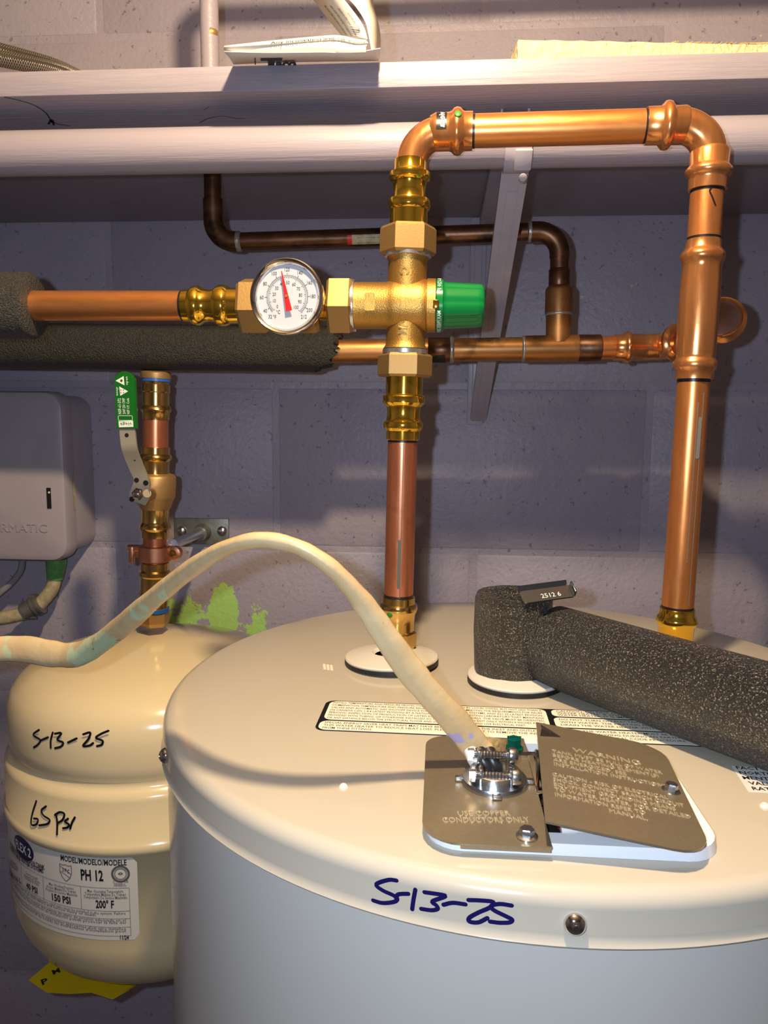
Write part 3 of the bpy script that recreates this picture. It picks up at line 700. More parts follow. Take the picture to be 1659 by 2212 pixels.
# paper label, wrapped round the shell
LRr = TRL + .0003
def tuv(px, py):
    p, n = tank_side(px, py, LRr); return V(LRr * math.atan2(p[0] - TA[0], -(p[1] - TA[1])), p[2])
def tmap(u, v, l=0.0):
    a = u / LRr; r = LRr + l; return V(TA[0] + r * math.sin(a), TA[1] - r * math.cos(a), v)
uR = tuv(299, 1950)[0]; vT = tuv(285, 1852)[1]; vB = tuv(285, 2030)[1]; uL = uR - .232
def wrap_rect(u0, v0, u1, v1, lift, b, r=.0):
    n = max(2, int(abs(u1 - u0) / .004)); pts = []
    for i in range(n + 1):
        u = u0 + (u1 - u0) * i / n; e = min(u - u0, u1 - u); dv = 0
        if r and e < r: dv = r - math.sqrt(max(0, r * r - (r - e) ** 2))
        pts += [tmap(u, v0 + dv, lift), tmap(u, v1 - dv, lift)]
    b.add(pts, [(2 * i, 2 * i + 1, 2 * i + 3, 2 * i + 2) for i in range(n)])
b = B(); wrap_rect(uL, vB, uR, vT, .0, b, .005); lb = b.obj('label', 'label_white', et, label='white printed paper label')
b = B()
def ttext(s_, pxa, pxb, h, bold=.02, res=2, bb=None): put_text(bb or b, s_, tmap, tuv(*pxa), tuv(*pxb), h, bold, res, .0003)
def zl(x, y): return (x * 320 / 1659, 1780 + y * 320 / 1659)
ttext('MODEL/MODELO/MODELE', zl(682, 402), zl(1420, 458), .0052)
ttext('PH 12', zl(910, 620), zl(1160, 635), .0098, .03)
ttext('U P C', zl(700, 525), zl(775, 552), .0036)
b.obj('model_print', 'ink', lb, smooth=0); b = B()
ttext('40 PSI', zl(300, 712), zl(425, 782), .0058, .03); b.obj('rating_print', 'ink', lb, smooth=0); b = B(); ttext('150 PSI', zl(588, 850), zl(795, 895), .0066, .03); b.obj('rating_print', 'ink', lb, smooth=0); b = B(); ttext('200° F', zl(1075, 935), zl(1280, 940), .0072, .03)
b.obj('rating_print', 'ink', lb, smooth=0); b = B(); ttext('11/24', zl(1345, 1290), zl(1443, 1292), .0040, .03)
b.obj('rating_print', 'ink', lb, smooth=0); b = B()
ttext('POTABLE WATER EXPANSION TANK', zl(115, 225), zl(505, 512), .0042, .03, 1); ttext('FOR POTABLE WATER SYSTEMS', zl(120, 275), zl(492, 552), .0040, .03, 1)
ttext('4.4 GAL / 16 L', zl(108, 530), zl(240, 662), .0048, .02, 1)
b.obj('bold_print', 'ink', lb, smooth=0)
b = B()
for i, s_ in enumerate(('Max. Working Pressure', 'Presion Maxima De Trabajo', 'Pression De Service Maximale')): ttext(s_, zl((552, 530, 518)[i], (680, 710, 738)[i]), zl((828, 855, 872)[i], (735, 772, 810)[i]), .0027, .005, 1)
for i, s_ in enumerate(('Max. Operating Temperature', 'Temperatura Maxima De Trabajo', 'Temperature De Service Maximale')): ttext(s_, zl((980, 952, 940)[i], (760, 792, 826)[i]), zl((1382, 1412, 1425)[i], (765, 800, 834)[i]), .0029, .005, 1)
for i, s_ in enumerate(('Tank Precharge', 'Precarga Del Tanque', 'Precharge A Usine')): ttext(s_, zl((290, 275, 280)[i], (560, 580, 605)[i]), zl((428, 450, 440)[i], (625, 668, 695)[i]), .0026, .005, 1)
for i, s_ in enumerate(('Tank Volume', 'Volumen Del Tanque', 'Volume Du Reservoir')): ttext(s_, zl((118, 116, 118)[i], (405, 430, 455)[i]), zl((185, 205, 205)[i], (465, 500, 530)[i]), .0026, .005, 1)
u0 = tuv(*zl(1458, 1000))[0]
rows = [tuv(*zl(1430, yy))[1] for yy in (1010, 1034, 1086, 1112, 1182, 1208)]
tl = ['Pressure builds up rapidly during heating by the expansion tank. A suitable pressure relief valve must be installed in the system. Failure', 'to follow all installation instructions may result in product failure and serious injury or death.',
      'Para instalaciones de tanque de expansion. Se debe instalar una valvula de alivio de presion adecuada en el', 'sistema. El incumplimiento de estas y todas las instrucciones de instalacion puede provocar la falla del',
      'Pour installations avec reservoir d\'expansion. Une soupape de surpression appropriee doit etre installee', 'sur le systeme. Le non-respect de ces instructions et de toutes les instructions d\'installation peut']
for s_, v_, L in zip(tl, rows, (.205, .180, .200, .205, .205, .205)): put_text(b, s_, tmap, (u0 - .004 - L if L > .19 else u0 - .210, v_), (u0 - .004 if L > .19 else u0 - .030, v_), .0026, .003, 1, .0003)
b.obj('small_print', 'ink_soft', lb, smooth=0)
b = B()
def hline(v_, ua, ub, t=.0004): wrap_rect(ua, v_ - t / 2, ub, v_ + t / 2, .0003, b)
def vline(u_, va, vb, t=.0004): b.add([tmap(u_ - t / 2, va, .0003), tmap(u_ + t / 2, va, .0003), tmap(u_ + t / 2, vb, .0003), tmap(u_ - t / 2, vb, .0003)], [(0, 1, 2, 3)])
va, vb_, vc, vd, ve = (tuv(*zl(1458, yy))[1] for yy in (712, 970, 1055, 1150, 1248))
for v_ in (va, vb_, vc, vd, ve): hline(v_, uL + .004, u0)
vline(u0, ve, va); vline(tuv(*zl(910, 830))[0], vb_, va); vline(tuv(*zl(490, 720))[0], vb_, va); vline(tuv(*zl(245, 590))[0], vb_, va)
b.obj('table_rules', 'ink_grey', lb, smooth=0)
# shield and round approval marks
b = B(); c0 = tuv(*zl(738, 545)); sw, sh = .0062, .0082
def outline(pts, t, bb):
    n = len(pts); ctr = sum(pts) / n
    for i in range(n):
        a_, c_ = pts[i], pts[(i + 1) % n]; d_ = (c_ - a_) / np.linalg.norm(c_ - a_); e_ = V(-d_[1], d_[0]) * t / 2
        bb.add([tmap(*(a_ + e_), .0003), tmap(*(a_ - e_), .0003), tmap(*(c_ - e_), .0003), tmap(*(c_ + e_), .0003)], [(0, 1, 2, 3)])
outline([c0 + V(x * sw, y * sh) for x, y in ((-1, .95), (-.5, .85), (0, .95), (.5, .85), (1, .95), (1, .0), (.6, -.6), (0, -1), (-.6, -.6), (-1, 0))], .0006, b)
outline([c0 + V(-sw, sh * .7), c0 + V(sw, -sh * .1)], .0005, b); outline([c0 + V(-sw, sh * .1), c0 + V(sw * .8, -sh * .55)], .0005, b)
b.obj('shield_mark', 'ink_soft', lb, smooth=0); b = B()
c1 = tuv(*zl(1350, 558))
for rr, t in ((.0074, .0016), (.0050, .0006), (.0061, .0004)): outline([c1 + V(math.cos(a), math.sin(a)) * rr for a in [2 * math.pi * k / 28 for k in range(28)]], t, b)
outline([c1 + V(-.002, .0002), c1 + V(0, .0014), c1 + V(.002, .0002), c1 + V(0, -.0006)], .0007, b)
ttext('C', zl(1268, 658), zl(1284, 658), .0022); ttext('US', zl(1395, 652), zl(1435, 655), .0022); ttext('NSF/ANSI 61', zl(1280, 678), zl(1402, 680), .0018, .01, 1); ttext('NSF/ANSI 372', zl(1280, 698), zl(1415, 700), .0018, .01, 1)
b.obj('approval_marks', 'ink_soft', lb, smooth=0)
b = B(); c2 = (tuv(*zl(165, 190)) + tuv(*zl(380, 340))) / 2; ru = abs(tuv(*zl(380, 340))[0] - tuv(*zl(165, 190))[0]) / 2
n = 24; b.add([tmap(*(c2 + V(ru * math.cos(math.pi * k / n), sg_ * .0108 * math.sin(math.pi * k / n))), .00025) for k in range(n + 1) for sg_ in (-1, 1)], [(2 * k, 2 * k + 1, 2 * k + 3, 2 * k + 2) for k in range(n)]); ov = b.obj('oval_badge', 'marker_blue', lb, smooth=0)
b = B(); put_text(b, 'FLEX 2', tmap, (c2[0] - ru * .78, c2[1] - .0042), (c2[0] + ru * .78, c2[1] - .0042), .0085, .02, 2, .0005); b.obj('badge_print', 'print_white', lb, smooth=0)

# yellow tag stuck under the tank
b = B(); zt_ = .860
fr = [PZ(62, 2117, .832), PZ(100, 2143, .826), PZ(150, 2146, .829), PZ(197, 2143, .832), PZ(243, 2158, .825), PZ(278, 2138, .832)]
bk = [V(TA[0] + dx, TA[1] - .005 + dy, .8365) for dx, dy in ((-.085, .005), (-.06, 0), (-.03, 0), (0, 0), (.03, 0), (.05, 0))]
md = [(f_ * .55 + k_ * .45) + V(0, 0, -.001) for f_, k_ in zip(fr, bk)]
vs = fr + md + bk; fs = [(r_ * 6 + i, r_ * 6 + i + 1, (r_ + 1) * 6 + i + 1, (r_ + 1) * 6 + i) for r_ in range(2) for i in range(5)]
b.add(vs + [v_ - V(0, 0, .0006) for v_ in vs], fs + [tuple(i + 18 for i in f_[::-1]) for f_ in fs] + [(i, i + 18, i + 19, i + 1) for i in range(5)] + [(12 + i, 13 + i, 31 + i, 30 + i) for i in range(5)])
yt = thing('warning_tag', 'folded yellow warning tag poking out from under the cream tank', 'tag', bk[2]); b.obj('tag_sheet', 'tag_yellow', yt, smooth=60)
b = B(); mt = planar(PZ(90, 2126, .834), V(.75, .65, 0), V(-.65, .75, .02), V(0, 0, 1)); put_left(b, 'P', mt, (0.000, -.003), .008, bold=.03, lift=.0012); put_left(b, 'M', mt, (.012, .004), .007, bold=.03, lift=.0022); b.obj('lettering', 'ink', yt, smooth=0)

# ================================================================== SHELF, ROD, BRACKET
SZ0, SZ1, SY, YRD = 1.6414, 1.6595, -.2844, -.2607
shelf = B().box(((X0 + X1) / 2, (SY + YW) / 2 - .0008, (SZ0 + SZ1) / 2), (X1 - X0 - .004, YW - SY - .0016, SZ1 - SZ0), bev=.0012).obj('shelf', 'shelf_paint')
tag(shelf, 'long lavender painted wooden shelf running along the wall', 'shelf')
b = B()
def under(px, py): return PZ(px, py, SZ0 - .0002)
for st_, wd in (([(10, 210), (45, 218), (75, 228), (100, 245), (112, 265)], .0011), ([(112, 262), (125, 268), (150, 272)], .0012), ([(105, 268), (112, 258), (116, 270)], .002), ([(432, 265), (450, 256), (480, 251), (510, 256), (528, 257)], .0007), ([(440, 238), (452, 230)], .0004)):
    b = B(); P = smoothpath([under(*q) for q in st_], 3); ribbon(b, P, wd, [V(0, 0, -1)] * len(P)); b.obj('paint_crack', 'soot', shelf, smooth=0, label='dark crack in the paint under the shelf')
ra = W(0, 332.5, YRD); rb_ = W(1659, 303, YRD); rr = .5 * (pxr((0, 332.5), 50, YRD, False) + pxr((1659, 303), 54.5, YRD, False))
rz = (ra[2] + rb_[2]) / 2
rod = B().lathe(V(X0 + .002, YRD, rz), V(X1, YRD, rz), [(0, rr), (1.0, rr), (2.0, rr), (X1 - X0 - .004, rr)], seg=48).obj('closet_rod', 'rod_paint', smooth=60); tag(rod, 'thick off-white painted wooden rod running below the shelf', 'rod')

bp = W(1118, 300, YRD)[0]; bx = bp - .0005
br = thing('shelf_bracket', 'lavender painted metal shelf bracket with a diagonal brace and rod hook', 'shelf bracket', (bx, YW, SZ0))
BW = .0105
b = B(); b.box((bx, YW - .166, SZ0 - .0085), (BW * 2, .330, .0016)); [b.box((bx + s_ * BW, YW - .166, SZ0 - .0045), (.0022, .332, .0085), bev=.0006) for s_ in (-1, 1)]; b.obj('arm', 'bracket_paint', br)
lo = W(1033, 905, YW - .006); b = B(); b.box((bx - .012, YW - .0030, (SZ0 + lo[2]) / 2 - .004), (.019, .003, SZ0 - lo[2] + .006), bev=.0008); b.box((bx - .012, YW - .0050, (SZ0 + lo[2]) / 2), (.009, .0020, SZ0 - lo[2] - .02), bev=.0008); b.obj('back_leg', 'bracket_paint', br)
hi = W(1113, 366, -.245); d = norm(hi - lo); sx_ = norm(V(1, 0, 0) - d * d[0]); nb = norm(np.cross(sx_, d)); nb = nb if nb[1] < 0 else -nb
Lb = float(np.linalg.norm(hi - lo)); b = B()
b.prism([(-.0085, -.006), (.0085, -.006), (.0092, Lb), (-.0092, Lb)], sx_, d, lo, nb, .0016)
for s_ in (-1, 1): b.prism([(s_ * .0085 - .0012, 0), (s_ * .0085 + .0012, 0), (s_ * .0094 + .0012, Lb), (s_ * .0094 - .0012, Lb)], sx_, d, lo + nb * .0015, -nb, .0070)
b.prism([(-.0036, .012), (.0036, .012), (.0042, Lb - .02), (-.0042, Lb - .02)], sx_, d, lo + nb * .0015, nb, .0010)
b.obj('brace', 'bracket_paint', br)
b = B(); hr = rr + .0015; pts = []
arc = [math.radians(a) for a in range(-20, 201, 10)]     # cradle under the rod, from the front lip to the back
for s_, (w0, hh) in enumerate(((-.0098, .0), (.0098, .0))): pass
vs = []; fs = []
for i, a in enumerate(arc):
    cyy, czz = YRD - math.cos(a), rz - math.sin(a); half = .0098 if i > 2 else .0070 + i * .0012
    for sg in (-1, 1):
        for r_ in (hr, hr + .0018): vs.append(V(bx + sg * half, YRD - math.cos(a) * r_, rz - math.sin(a) * r_))
for i in range(len(arc) - 1):
    q = 4 * i; fs += [(q, q + 1, q + 5, q + 4), (q + 2, q + 6, q + 7, q + 3), (q, q + 4, q + 6, q + 2), (q + 1, q + 3, q + 7, q + 5)]
fs += [(0, 2, 3, 1), (len(vs) - 4, len(vs) - 3, len(vs) - 1, len(vs) - 2)]
b.add(vs, fs); b.box((bx + .004, YRD - hr * .72, rz - hr * .72 - .002), (.013, .003, .016), ey=norm(V(0, 1, 1)), ez=norm(V(0, -1, 1)), bev=.001); b.obj('rod_hook', 'bracket_paint', br)
pv = W(1130, 383, -.268); b = B(); b.lathe(pv + V(0, .004, 0), pv + V(0, -1, 0), [(0, .0032), (.004, .0030), (.0048, .002)], seg=14); b.obj('rivet', 'bracket_paint', br)

# ---- things on the shelf
st = SZ1
hs = thing('braided_hose', 'stainless braided water hose lying on the left end of the shelf', 'hose', (-.36, -.23, st))
for i, pts in enumerate(([(-150, 92, -.266), (-60, 112, -.264), (0, 126, -.260), (60, 138, -.250), (120, 152, -.230), (180, 178, -.195)], [(-150, 70, -.245), (-60, 92, -.243), (0, 110, -.239), (60, 126, -.225), (120, 144, -.207), (180, 172, -.18)])):
    P = [W(*q) for q in pts]; rh = .0062
    P = [V(p[0], p[1], max(p[2], st + rh)) for p in P]
    B().tube(smoothpath(P, 8), rh, 18, uv=True).obj('hose_strand', 'braid', hs, smooth=70)

lf = thing('instruction_leaflet', 'folded white printed instruction leaflet curling over the shelf edge', 'leaflet', (W(660, 130, SY)[0], SY, st))
def sheet(name, rows, mat='paper', th=.0005, parent=lf, k=6):
    """rows: list of polylines (same count) of world points; surface through them"""
    R = [smoothpath(r_, k) for r_ in rows]; n = len(R[0]); vs = [p for r_ in R for p in r_]; fs = []
    for i in range(len(R) - 1):
        for j in range(n - 1): fs.append((i * n + j, i * n + j + 1, (i + 1) * n + j + 1, (i + 1) * n + j))
    b = B(); b.add(vs, fs); o = b.obj(name, mat, parent, smooth=60)
    md = o.modifiers.new('thickness', 'SOLIDIFY'); md.thickness = th; md.offset = 0
    return o
def zp(x, y): return (470 + x * 380 / 1659, y * 380 / 1659)
def WP(x, y, Y): return W(*zp(x, y), Y)
# lower folded stack: underside seen from below, rising out past the shelf edge
yf, yb = SY - .034, SY - .001
sheet('cover_page', [[WP(150, 605, yb), WP(500, 590, yb), WP(1000, 578, yb), WP(1250, 575, yb), WP(1520, 572, yb)], [WP(110, 540, SY - .0178), WP(500, 545, SY - .0178), WP(1000, 535, SY - .0178), WP(1250, 545, SY - .0178), WP(1530, 520, SY - .0178)], [WP(60, 487, yf), WP(500, 497, yf), WP(1000, 492, yf), WP(1250, 500, yf), WP(1535, 455, yf)]])
sheet('inner_page', [[WP(140, 490, yf + .003), WP(500, 497, yf + .002), WP(900, 490, yf + .002), WP(1150, 500, yf), WP(1400, 495, yf)], [WP(60, 470, yf + .002), WP(500, 448, yf + .001), WP(900, 420, yf), WP(1150, 405, yf), WP(1400, 440, yf)], [WP(60, 437, yf), WP(500, 408, yf), WP(900, 380, yf), WP(1150, 378, yf), WP(1420, 410, yf)]])
tp = [[WP(62, 448, yf - .001), WP(500, 418, yf - .001), WP(900, 388, yf - .001), WP(1130, 380, yf - .001), WP(1300, 412, yf - .001), WP(1420, 408, yf - .001)], [WP(62, 436, yf), WP(500, 388, yf + .001), WP(900, 350, yf + .001), WP(1130, 336, yf + .001), WP(1300, 368, yf + .001), WP(1400, 382, yf + .001)]]
sheet('page_edges', tp, th=.0008)
def sheet_map(r0, r1):
    A_, E_ = smoothpath(r0, 8), smoothpath(r1, 8)
    def f_(u, v, l=0.0):
        t = min(max(u, 0), 1) * (len(A_) - 1); i = min(int(t), len(A_) - 2); k_ = t - i
        p = (A_[i] * (1 - k_) + A_[i + 1] * k_) * (1 - v) + (E_[i] * (1 - k_) + E_[i + 1] * k_) * v
        return p + norm(CAM - p) * l
    return f_
txp = [[WP(860, -60, yf + .045), WP(960, 70, yf + .045), WP(1060, 200, yf + .042), WP(1170, 335, yf + .034)], [WP(1090, -120, yf + .002), WP(1250, 70, yf + .003), WP(1370, 240, yf + .003), WP(1415, 375, yf + .003)]]
sheet('text_page', txp)
sheet('outer_fold', [[WP(1180, -60, yf), WP(1300, 60, yf), WP(1395, 210, yf - .001), WP(1430, 350, yf - .001), WP(1455, 480, yf - .001)], [WP(1350, -70, yf + .004), WP(1370, 50, yf + .004), WP(1430, 210, yf + .004), WP(1450, 350, yf + .004), WP(1460, 480, yf + .004)], [WP(1470, -60, yf + .02), WP(1470, 60, yf + .02), WP(1515, 220, yf + .02), WP(1535, 360, yf + .02), WP(1535, 460, yf + .02)]])
b = B(); put_text(b, 'Any inconsistency between these instructions and any', sheet_map(*tp), (.20, .12), (.98, .12), .72, .0, 2, .0012)
b.obj('heading_print', 'ink', lf, smooth=0)
cz = lambda x, y: WP(x, y, SY - .001 - (603 - y) * .000284)
Oc = cz(400, 600); ec = norm(cz(800, 596) - Oc); uc = norm(cz(400, 545) - Oc); nc = norm(np.cross(ec, uc)); nc = nc if nc[2] < 0 else -nc
b = B(); mlg = planar(Oc, ec, uc, nc); put_text(b, 'T', mlg, (.0005, -.0087), (.0165, -.0087), .0250, .06, 2, .0007); put_text(b, 'aco', mlg, (.0118, -.0087), (.0275, -.0087), .0235, .06, 2, .0007)
b.add([planar(Oc, ec, uc, nc)(u_, v_, .0007) for u_, v_ in ((-.004, .0), (-.0032, .0), (-.0032, .019), (-.004, .019))], [(0, 1, 2, 3)])
b.obj('logo_print', 'ink', lf, smooth=0)
b = B(); mtx = sheet_map(txp[0], txp[1])
for i, (s_, f0, f1) in enumerate((('be sure that the valve is of proper', .30, .98), ('size and the piping is supported', .30, .98), ('before the unit is installed', .36, .96), ('and tested. H. Piping', .44, .86))): put_text(b, s_, mtx, (f0, .20 + i * .19), (f1, .20 + i * .19), .085, .0, 2, .0014)
b.obj('text_print', 'ink_soft', lf, smooth=0)

# board offcut with a rough sawn edge
c0 = W(1120, 84, -.262); zt2 = c0[2]; c1 = PZ(1659, 95, zt2); dirb = norm(V(c1[0] - c0[0], c1[1] - c0[1], 0)); back = V(-dirb[1], dirb[0], 0); back = back if back[1] > 0 else -back
pk = thing('board_offcut', 'pale board offcut with a rough sawn edge on the shelf', 'board', (c0[0] + .1, c0[1] + .05, st))
nx_, nz_ = 90, 8; Lp = .62; b = B(); vs = []; fs = []; rs = np.random.RandomState(5); hb = zt2 - st
for i in range(nx_ + 1):
    for j in range(nz_ + 1):
        jit = rs.uniform(-.0009, .0009) if 0 < j < nz_ else 0
        vs.append(V(c0[0], c0[1], st) + dirb * (Lp * i / nx_) + V(0, 0, hb * j / nz_ + (rs.uniform(-.0006, .0002) if j == nz_ else 0)) + back * (jit + .0008))
for i in range(nx_):
    for j in range(nz_): q = i * (nz_ + 1) + j; fs.append((q, q + nz_ + 1, q + nz_ + 2, q + 1))
b.add(vs, fs); b.box(V(c0[0], c0[1], st) + dirb * Lp / 2 + back * .0362 + V(0, 0, hb / 2), (Lp, .070, hb - .0004), ex=dirb, ey=back); b.obj('board', 'wood_cut', pk, smooth=25)
b = B(); rs = np.random.RandomState(9)
for i in range(150):
    t_ = rs.uniform(.115, .225); q = V(c0[0], c0[1], zt2) + dirb * t_ + back * rs.uniform(.001, .006); a = rs.uniform(-1.2, 1.2)
    b.tube([q, q + V(.004 * math.cos(a), 0, .0006 + .0012 * abs(math.sin(a)))], .00028, 4)
pth = [V(c0[0], c0[1], zt2 + .001) + dirb * t_ + back * .004 + V(0, 0, h_) for t_, h_ in ((.17, .0), (.195, .0012), (.22, .004), (.25, .011))]
b.tube(smoothpath(pth, 6), [.0012] * 7 + [.002] * 6 + [.004] * 6, 8); fb_ = b.obj('loose_fibre', 'burlap', pk, smooth=60); fb_['kind'] = 'stuff'; fb_['label'] = 'loose tan fibres along the board top'

# ================================================================== MIXING VALVE LINE
YM = -.306
axV = lambda y: (885 - (y - 400) * .02727, y)
axH = lambda x: (x, 660.5)
def part(name, mat, parent, prof, axis=axV, Y=YM, vertical=True, label=None, smooth=38, **kw):
    b = B(); plathe(b, axis, Y, prof, vertical, **kw); return b.obj(name, mat, parent, smooth=smooth, label=label)
mv = thing('mixing_valve', 'cast brass thermostatic mixing valve with a green knob', 'valve', W(*axV(662), YM))
b = B()
plathe(b, axV, YM, [(552, 47), (560, 44), (566, 42), (590, 42), (735, 42), (746, 43), (754, 48)], True, seg=40)
plathe(b, axH, YM, [(764, 51), (834, 51), (846, 55), (856, 58), (905, 58), (919, 57), (921, 55.5), (923, 59), (941, 58.5)], False, seg=44)
vb2 = b.obj('valve_body', 'brass_cast', mv, smooth=50)
fO = W(875, 660.5, YM); pxm = float(np.linalg.norm(W(876, 660.5, YM) - fO))
rB = pxr((875, 660.5), 58, YM, False); rN = pxr((875, 580), 42, YM, True)
mpv = lambda y_off: planar(fO + V(0, y_off, 0), V(1, 0, 0), V(0, 0, 1), V(0, -1, 0))
b = B(); bar = [(-3.6, -36), (3.6, -36), (3.6, 36), (-3.6, 36)]
n = 9; vs = []
for sgn in (-1, 1):
    for i in range(n):
        zz_ = (-36 + 72 * i / (n - 1)) * pxm; dep = -math.sqrt(rB ** 2 - zz_ ** 2) - .0011
        for xx in (-3.4, 3.4): 
            if sgn == 1: vs.append(fO + V(xx * pxm - .0004, dep, zz_))
b.add(vs, [(2 * i, 2 * i + 1, 2 * i + 3, 2 * i + 2) for i in range(n - 1)]); k = len(b.v)
b.add([V(*q) + V(0, .0016, 0) for q in b.v[:k]], [(2 * i, 2 * i + 2, 2 * i + 3, 2 * i + 1) for i in range(n - 1)]); b.f += [(2 * i, 2 * i + 2, 2 * i + 2 + k, 2 * i + k) for i in range(n - 1)] + [(2 * i + 1, 2 * i + 1 + k, 2 * i + 3 + k, 2 * i + 3) for i in range(n - 1)]
b.obj('raised_bar', 'brass_cast', vb2)
def cast_letter(ch, px, py, hpx, ang):
    p = W(px, py, YM); ax_ = W(*axV(py), YM); dx = p[0] - ax_[0]; vs, fs = text_mesh(ch, .05, 2); cx_ = (max(q[0] for q in vs) + min(q[0] for q in vs)) / 2; s_ = hpx * pxm / .7
    out = []
    for q in vs:
        x, y = (q[0] - cx_) * s_, (q[1] - .35) * s_; x, y = x * math.cos(ang) - y * math.sin(ang), x * math.sin(ang) + y * math.cos(ang)
        out.append(V(p[0] + x, YM - math.sqrt(max(1e-9, rN ** 2 - (dx + x) ** 2)), p[2] + y))
    b = B(); b.add([q + V(0, -.0010, 0) for q in out], fs); b.obj('cast_letter', 'brass_nut', vb2, smooth=0)
cast_letter('C', 876, 590, 17, -math.pi / 2); cast_letter('H', 872, 717, 17, -math.pi / 2)
b = B(); p = W(803, 659, YM); b.prism(rrect(-.0037, -.0062, .0037, .0062, .0012, 3), V(1, 0, 0), V(0, 0, 1), V(p[0], YM - pxr((803, 660), 51, YM, False) + .0008, p[2]), V(0, -1, 0), .0010); b.obj('cast_emblem', 'brass_cast', vb2)
def nut(parent, s0, s1, hw, axis, vertical, phi=0.2, mat='brass_nut'):
    b = B(); b2 = B(); plathe(b, axis, YM, hexprof(s0, s1, hw, .08), vertical, seg=6, phi=phi); return b.obj('union_nut', mat, parent, smooth=25)
nut(mv, 490, 552, 61, axV, True, .42); nut(mv, 765, 815, 59, axV, True, .55); nut(mv, 711, 764, 67, axH, False, .15)
for s0, s1, hw, ax_, vt in ((548, 557, 51, axV, True), (755, 766, 49, axV, True), (760, 768, 57, axH, False)): part('gasket_ring', 'ferrule_silver', mv, [(s0, hw - 2), (s0 + 1, hw), (s1 - 1, hw), (s1, hw - 2)], ax_, YM, vt)
# green knob
kn = B(); flute = lambda a, t: 1 - .045 * max(0, math.cos(8 * a + .4)) ** 2 * (1 if t > .0052 else 0)
plathe(kn, axH, YM, [(942, 56), (943, 57.5), (956, 57), (958, 54), (960, 52), (965, 51), (1030, 47.5), (1039, 46), (1044, 42), (1046, 34)], False, seg=96, lobes=flute)
ko = kn.obj('knob', 'plastic_green', mv, smooth=50)
kA = W(949.5, 660.5, YM); kr = pxr((950, 660.5), 57.6, YM, False)
mk = lambda u, v, l=0.0: V(kA[0] + v, YM - (kr + l) * math.cos(u / kr), kA[2] - (kr + l) * math.sin(u / kr))
b = B(); put_text(b, 'MAX PRESS 230 PSI', lambda u, v, l=0: mk(u, -v, l), (.006, -.0010), (.030, -.0010), .0026, .01, 1, .0003); put_text(b, '85-120 F', lambda u, v, l=0: mk(u, -v, l), (-.026, -.0010), (-.008, -.0010), .0026, .01, 1, .0003); b.obj('knob_print', 'print_white', ko, smooth=0)
p = W(942, 657, YM - kr); b = B(); b.box(p + V(0, .001, 0), (.0045, .003, .0060), bev=.0005); b.obj('index_pin', 'brass_polished', mv)

# press adapters (top, bottom, left)
PB = dict(seg=40)
def pressbrass(parent, prof, axis=axV, vertical=True, mat='brass_polished', Y=YM): return part('press_adapter', mat, parent, prof, axis, Y, vertical, smooth=32, **PB)
pressbrass(mv, [(346, 32), (347, 35), (368, 36), (372, 38), (375, 44), (383, 45.5), (389, 44), (393, 38), (396, 36.5), (412, 35), (428, 36), (431, 37), (433, 45), (436, 46), (448, 46), (453, 44), (456, 41), (492, 41)])
pressbrass(mv, [(813, 40), (852, 40), (855, 44), (858, 45.5), (870, 45.5), (875, 42), (879, 37), (892, 35.5), (905, 36.5), (909, 38), (912, 42), (918, 43.5), (925, 42), (929, 38), (931, 36.5), (949, 36), (951, 33)])
part('riser_pipe', 'copper_riser', mv, [(948, 32), (1060, 32), (1180, 31.7), (1290, 31.5)], seg=40, smooth=60)
for s0_, s1_ in ((951, 955), (1283, 1288)): b = B(); plathe(b, axV, YM, [(s0_, 32.5), (s1_, 32.4)], True, seg=40); b.obj('insertion_mark', 'marker_black', mv)
b = B()
for x0_, y0_, y1_, wdm in ((873.5, 955, 1285, .0005), (862, 1165, 1262, .0024), (866.5, 962, 1165, .0004)):
    P = [];
    for i in range(9):
        yy = y0_ + (y1_ - y0_) * i / 8; xx = x0_ - (yy - 955) * .02727 + (8.5 if x0_ < 863 else 0); a_ = W(*axV(yy), YM); q = W(xx, yy, YM); r_ = pxr(axV(yy), 32, YM, True) + .0002; dx = q[0] - a_[0]; P.append(V(q[0], YM - math.sqrt(r_ * r_ - dx * dx), q[2]))
    ribbon(b, P, wdm, [V(0, -1, 0)] * 9)
b.obj('pipe_print', 'ink_soft', mv, smooth=0)
pressbrass(mv, [(1288, 33), (1289, 35.5), (1302, 36), (1305, 40), (1312, 42), (1319, 40), (1324, 37), (1345, 35), (1360, 35), (1362, 37), (1364, 38.5)], mat='brass_dark')
part('hex_collar', 'brass_dark', mv, [(1362, 37), (1364, 42), (1391, 42), (1393, 39)], seg=8, phi=.2, smooth=20); part('base_collar', 'brass_dark', mv, [(1391, 39), (1393, 38.5), (1416, 38), (1419, 36)], seg=40)
p = W(844, 1318, YM); b = B(); b.lathe(V(p[0], YM - .0125, p[2] - .0005), V(p[0] - .3, YM - 1, p[2]), [(0, .0024), (.001, .0022), (.0016, .0012)], seg=12); b.obj('press_dot', 'green_dot', mv)
pressbrass(mv, [(397, 32), (398, 35), (411, 35.5), (415, 40), (420, 43), (430, 43.5), (436, 40), (441, 36), (455, 34.5), (466, 37), (470, 43), (475, 45), (487, 45), (492, 43), (497, 39), (523, 38.5)], axH, False)
part('outlet_pipe', 'copper_horizontal', mv, [(20, 33), (150, 32.6), (280, 32.5), (402, 32.3)], axH, YM, False, seg=40, smooth=60)
b = B(); plathe(b, axH, YM, [(393, 32.9), (398, 32.9)], False, seg=40); b.obj('insertion_mark', 'marker_black', mv)

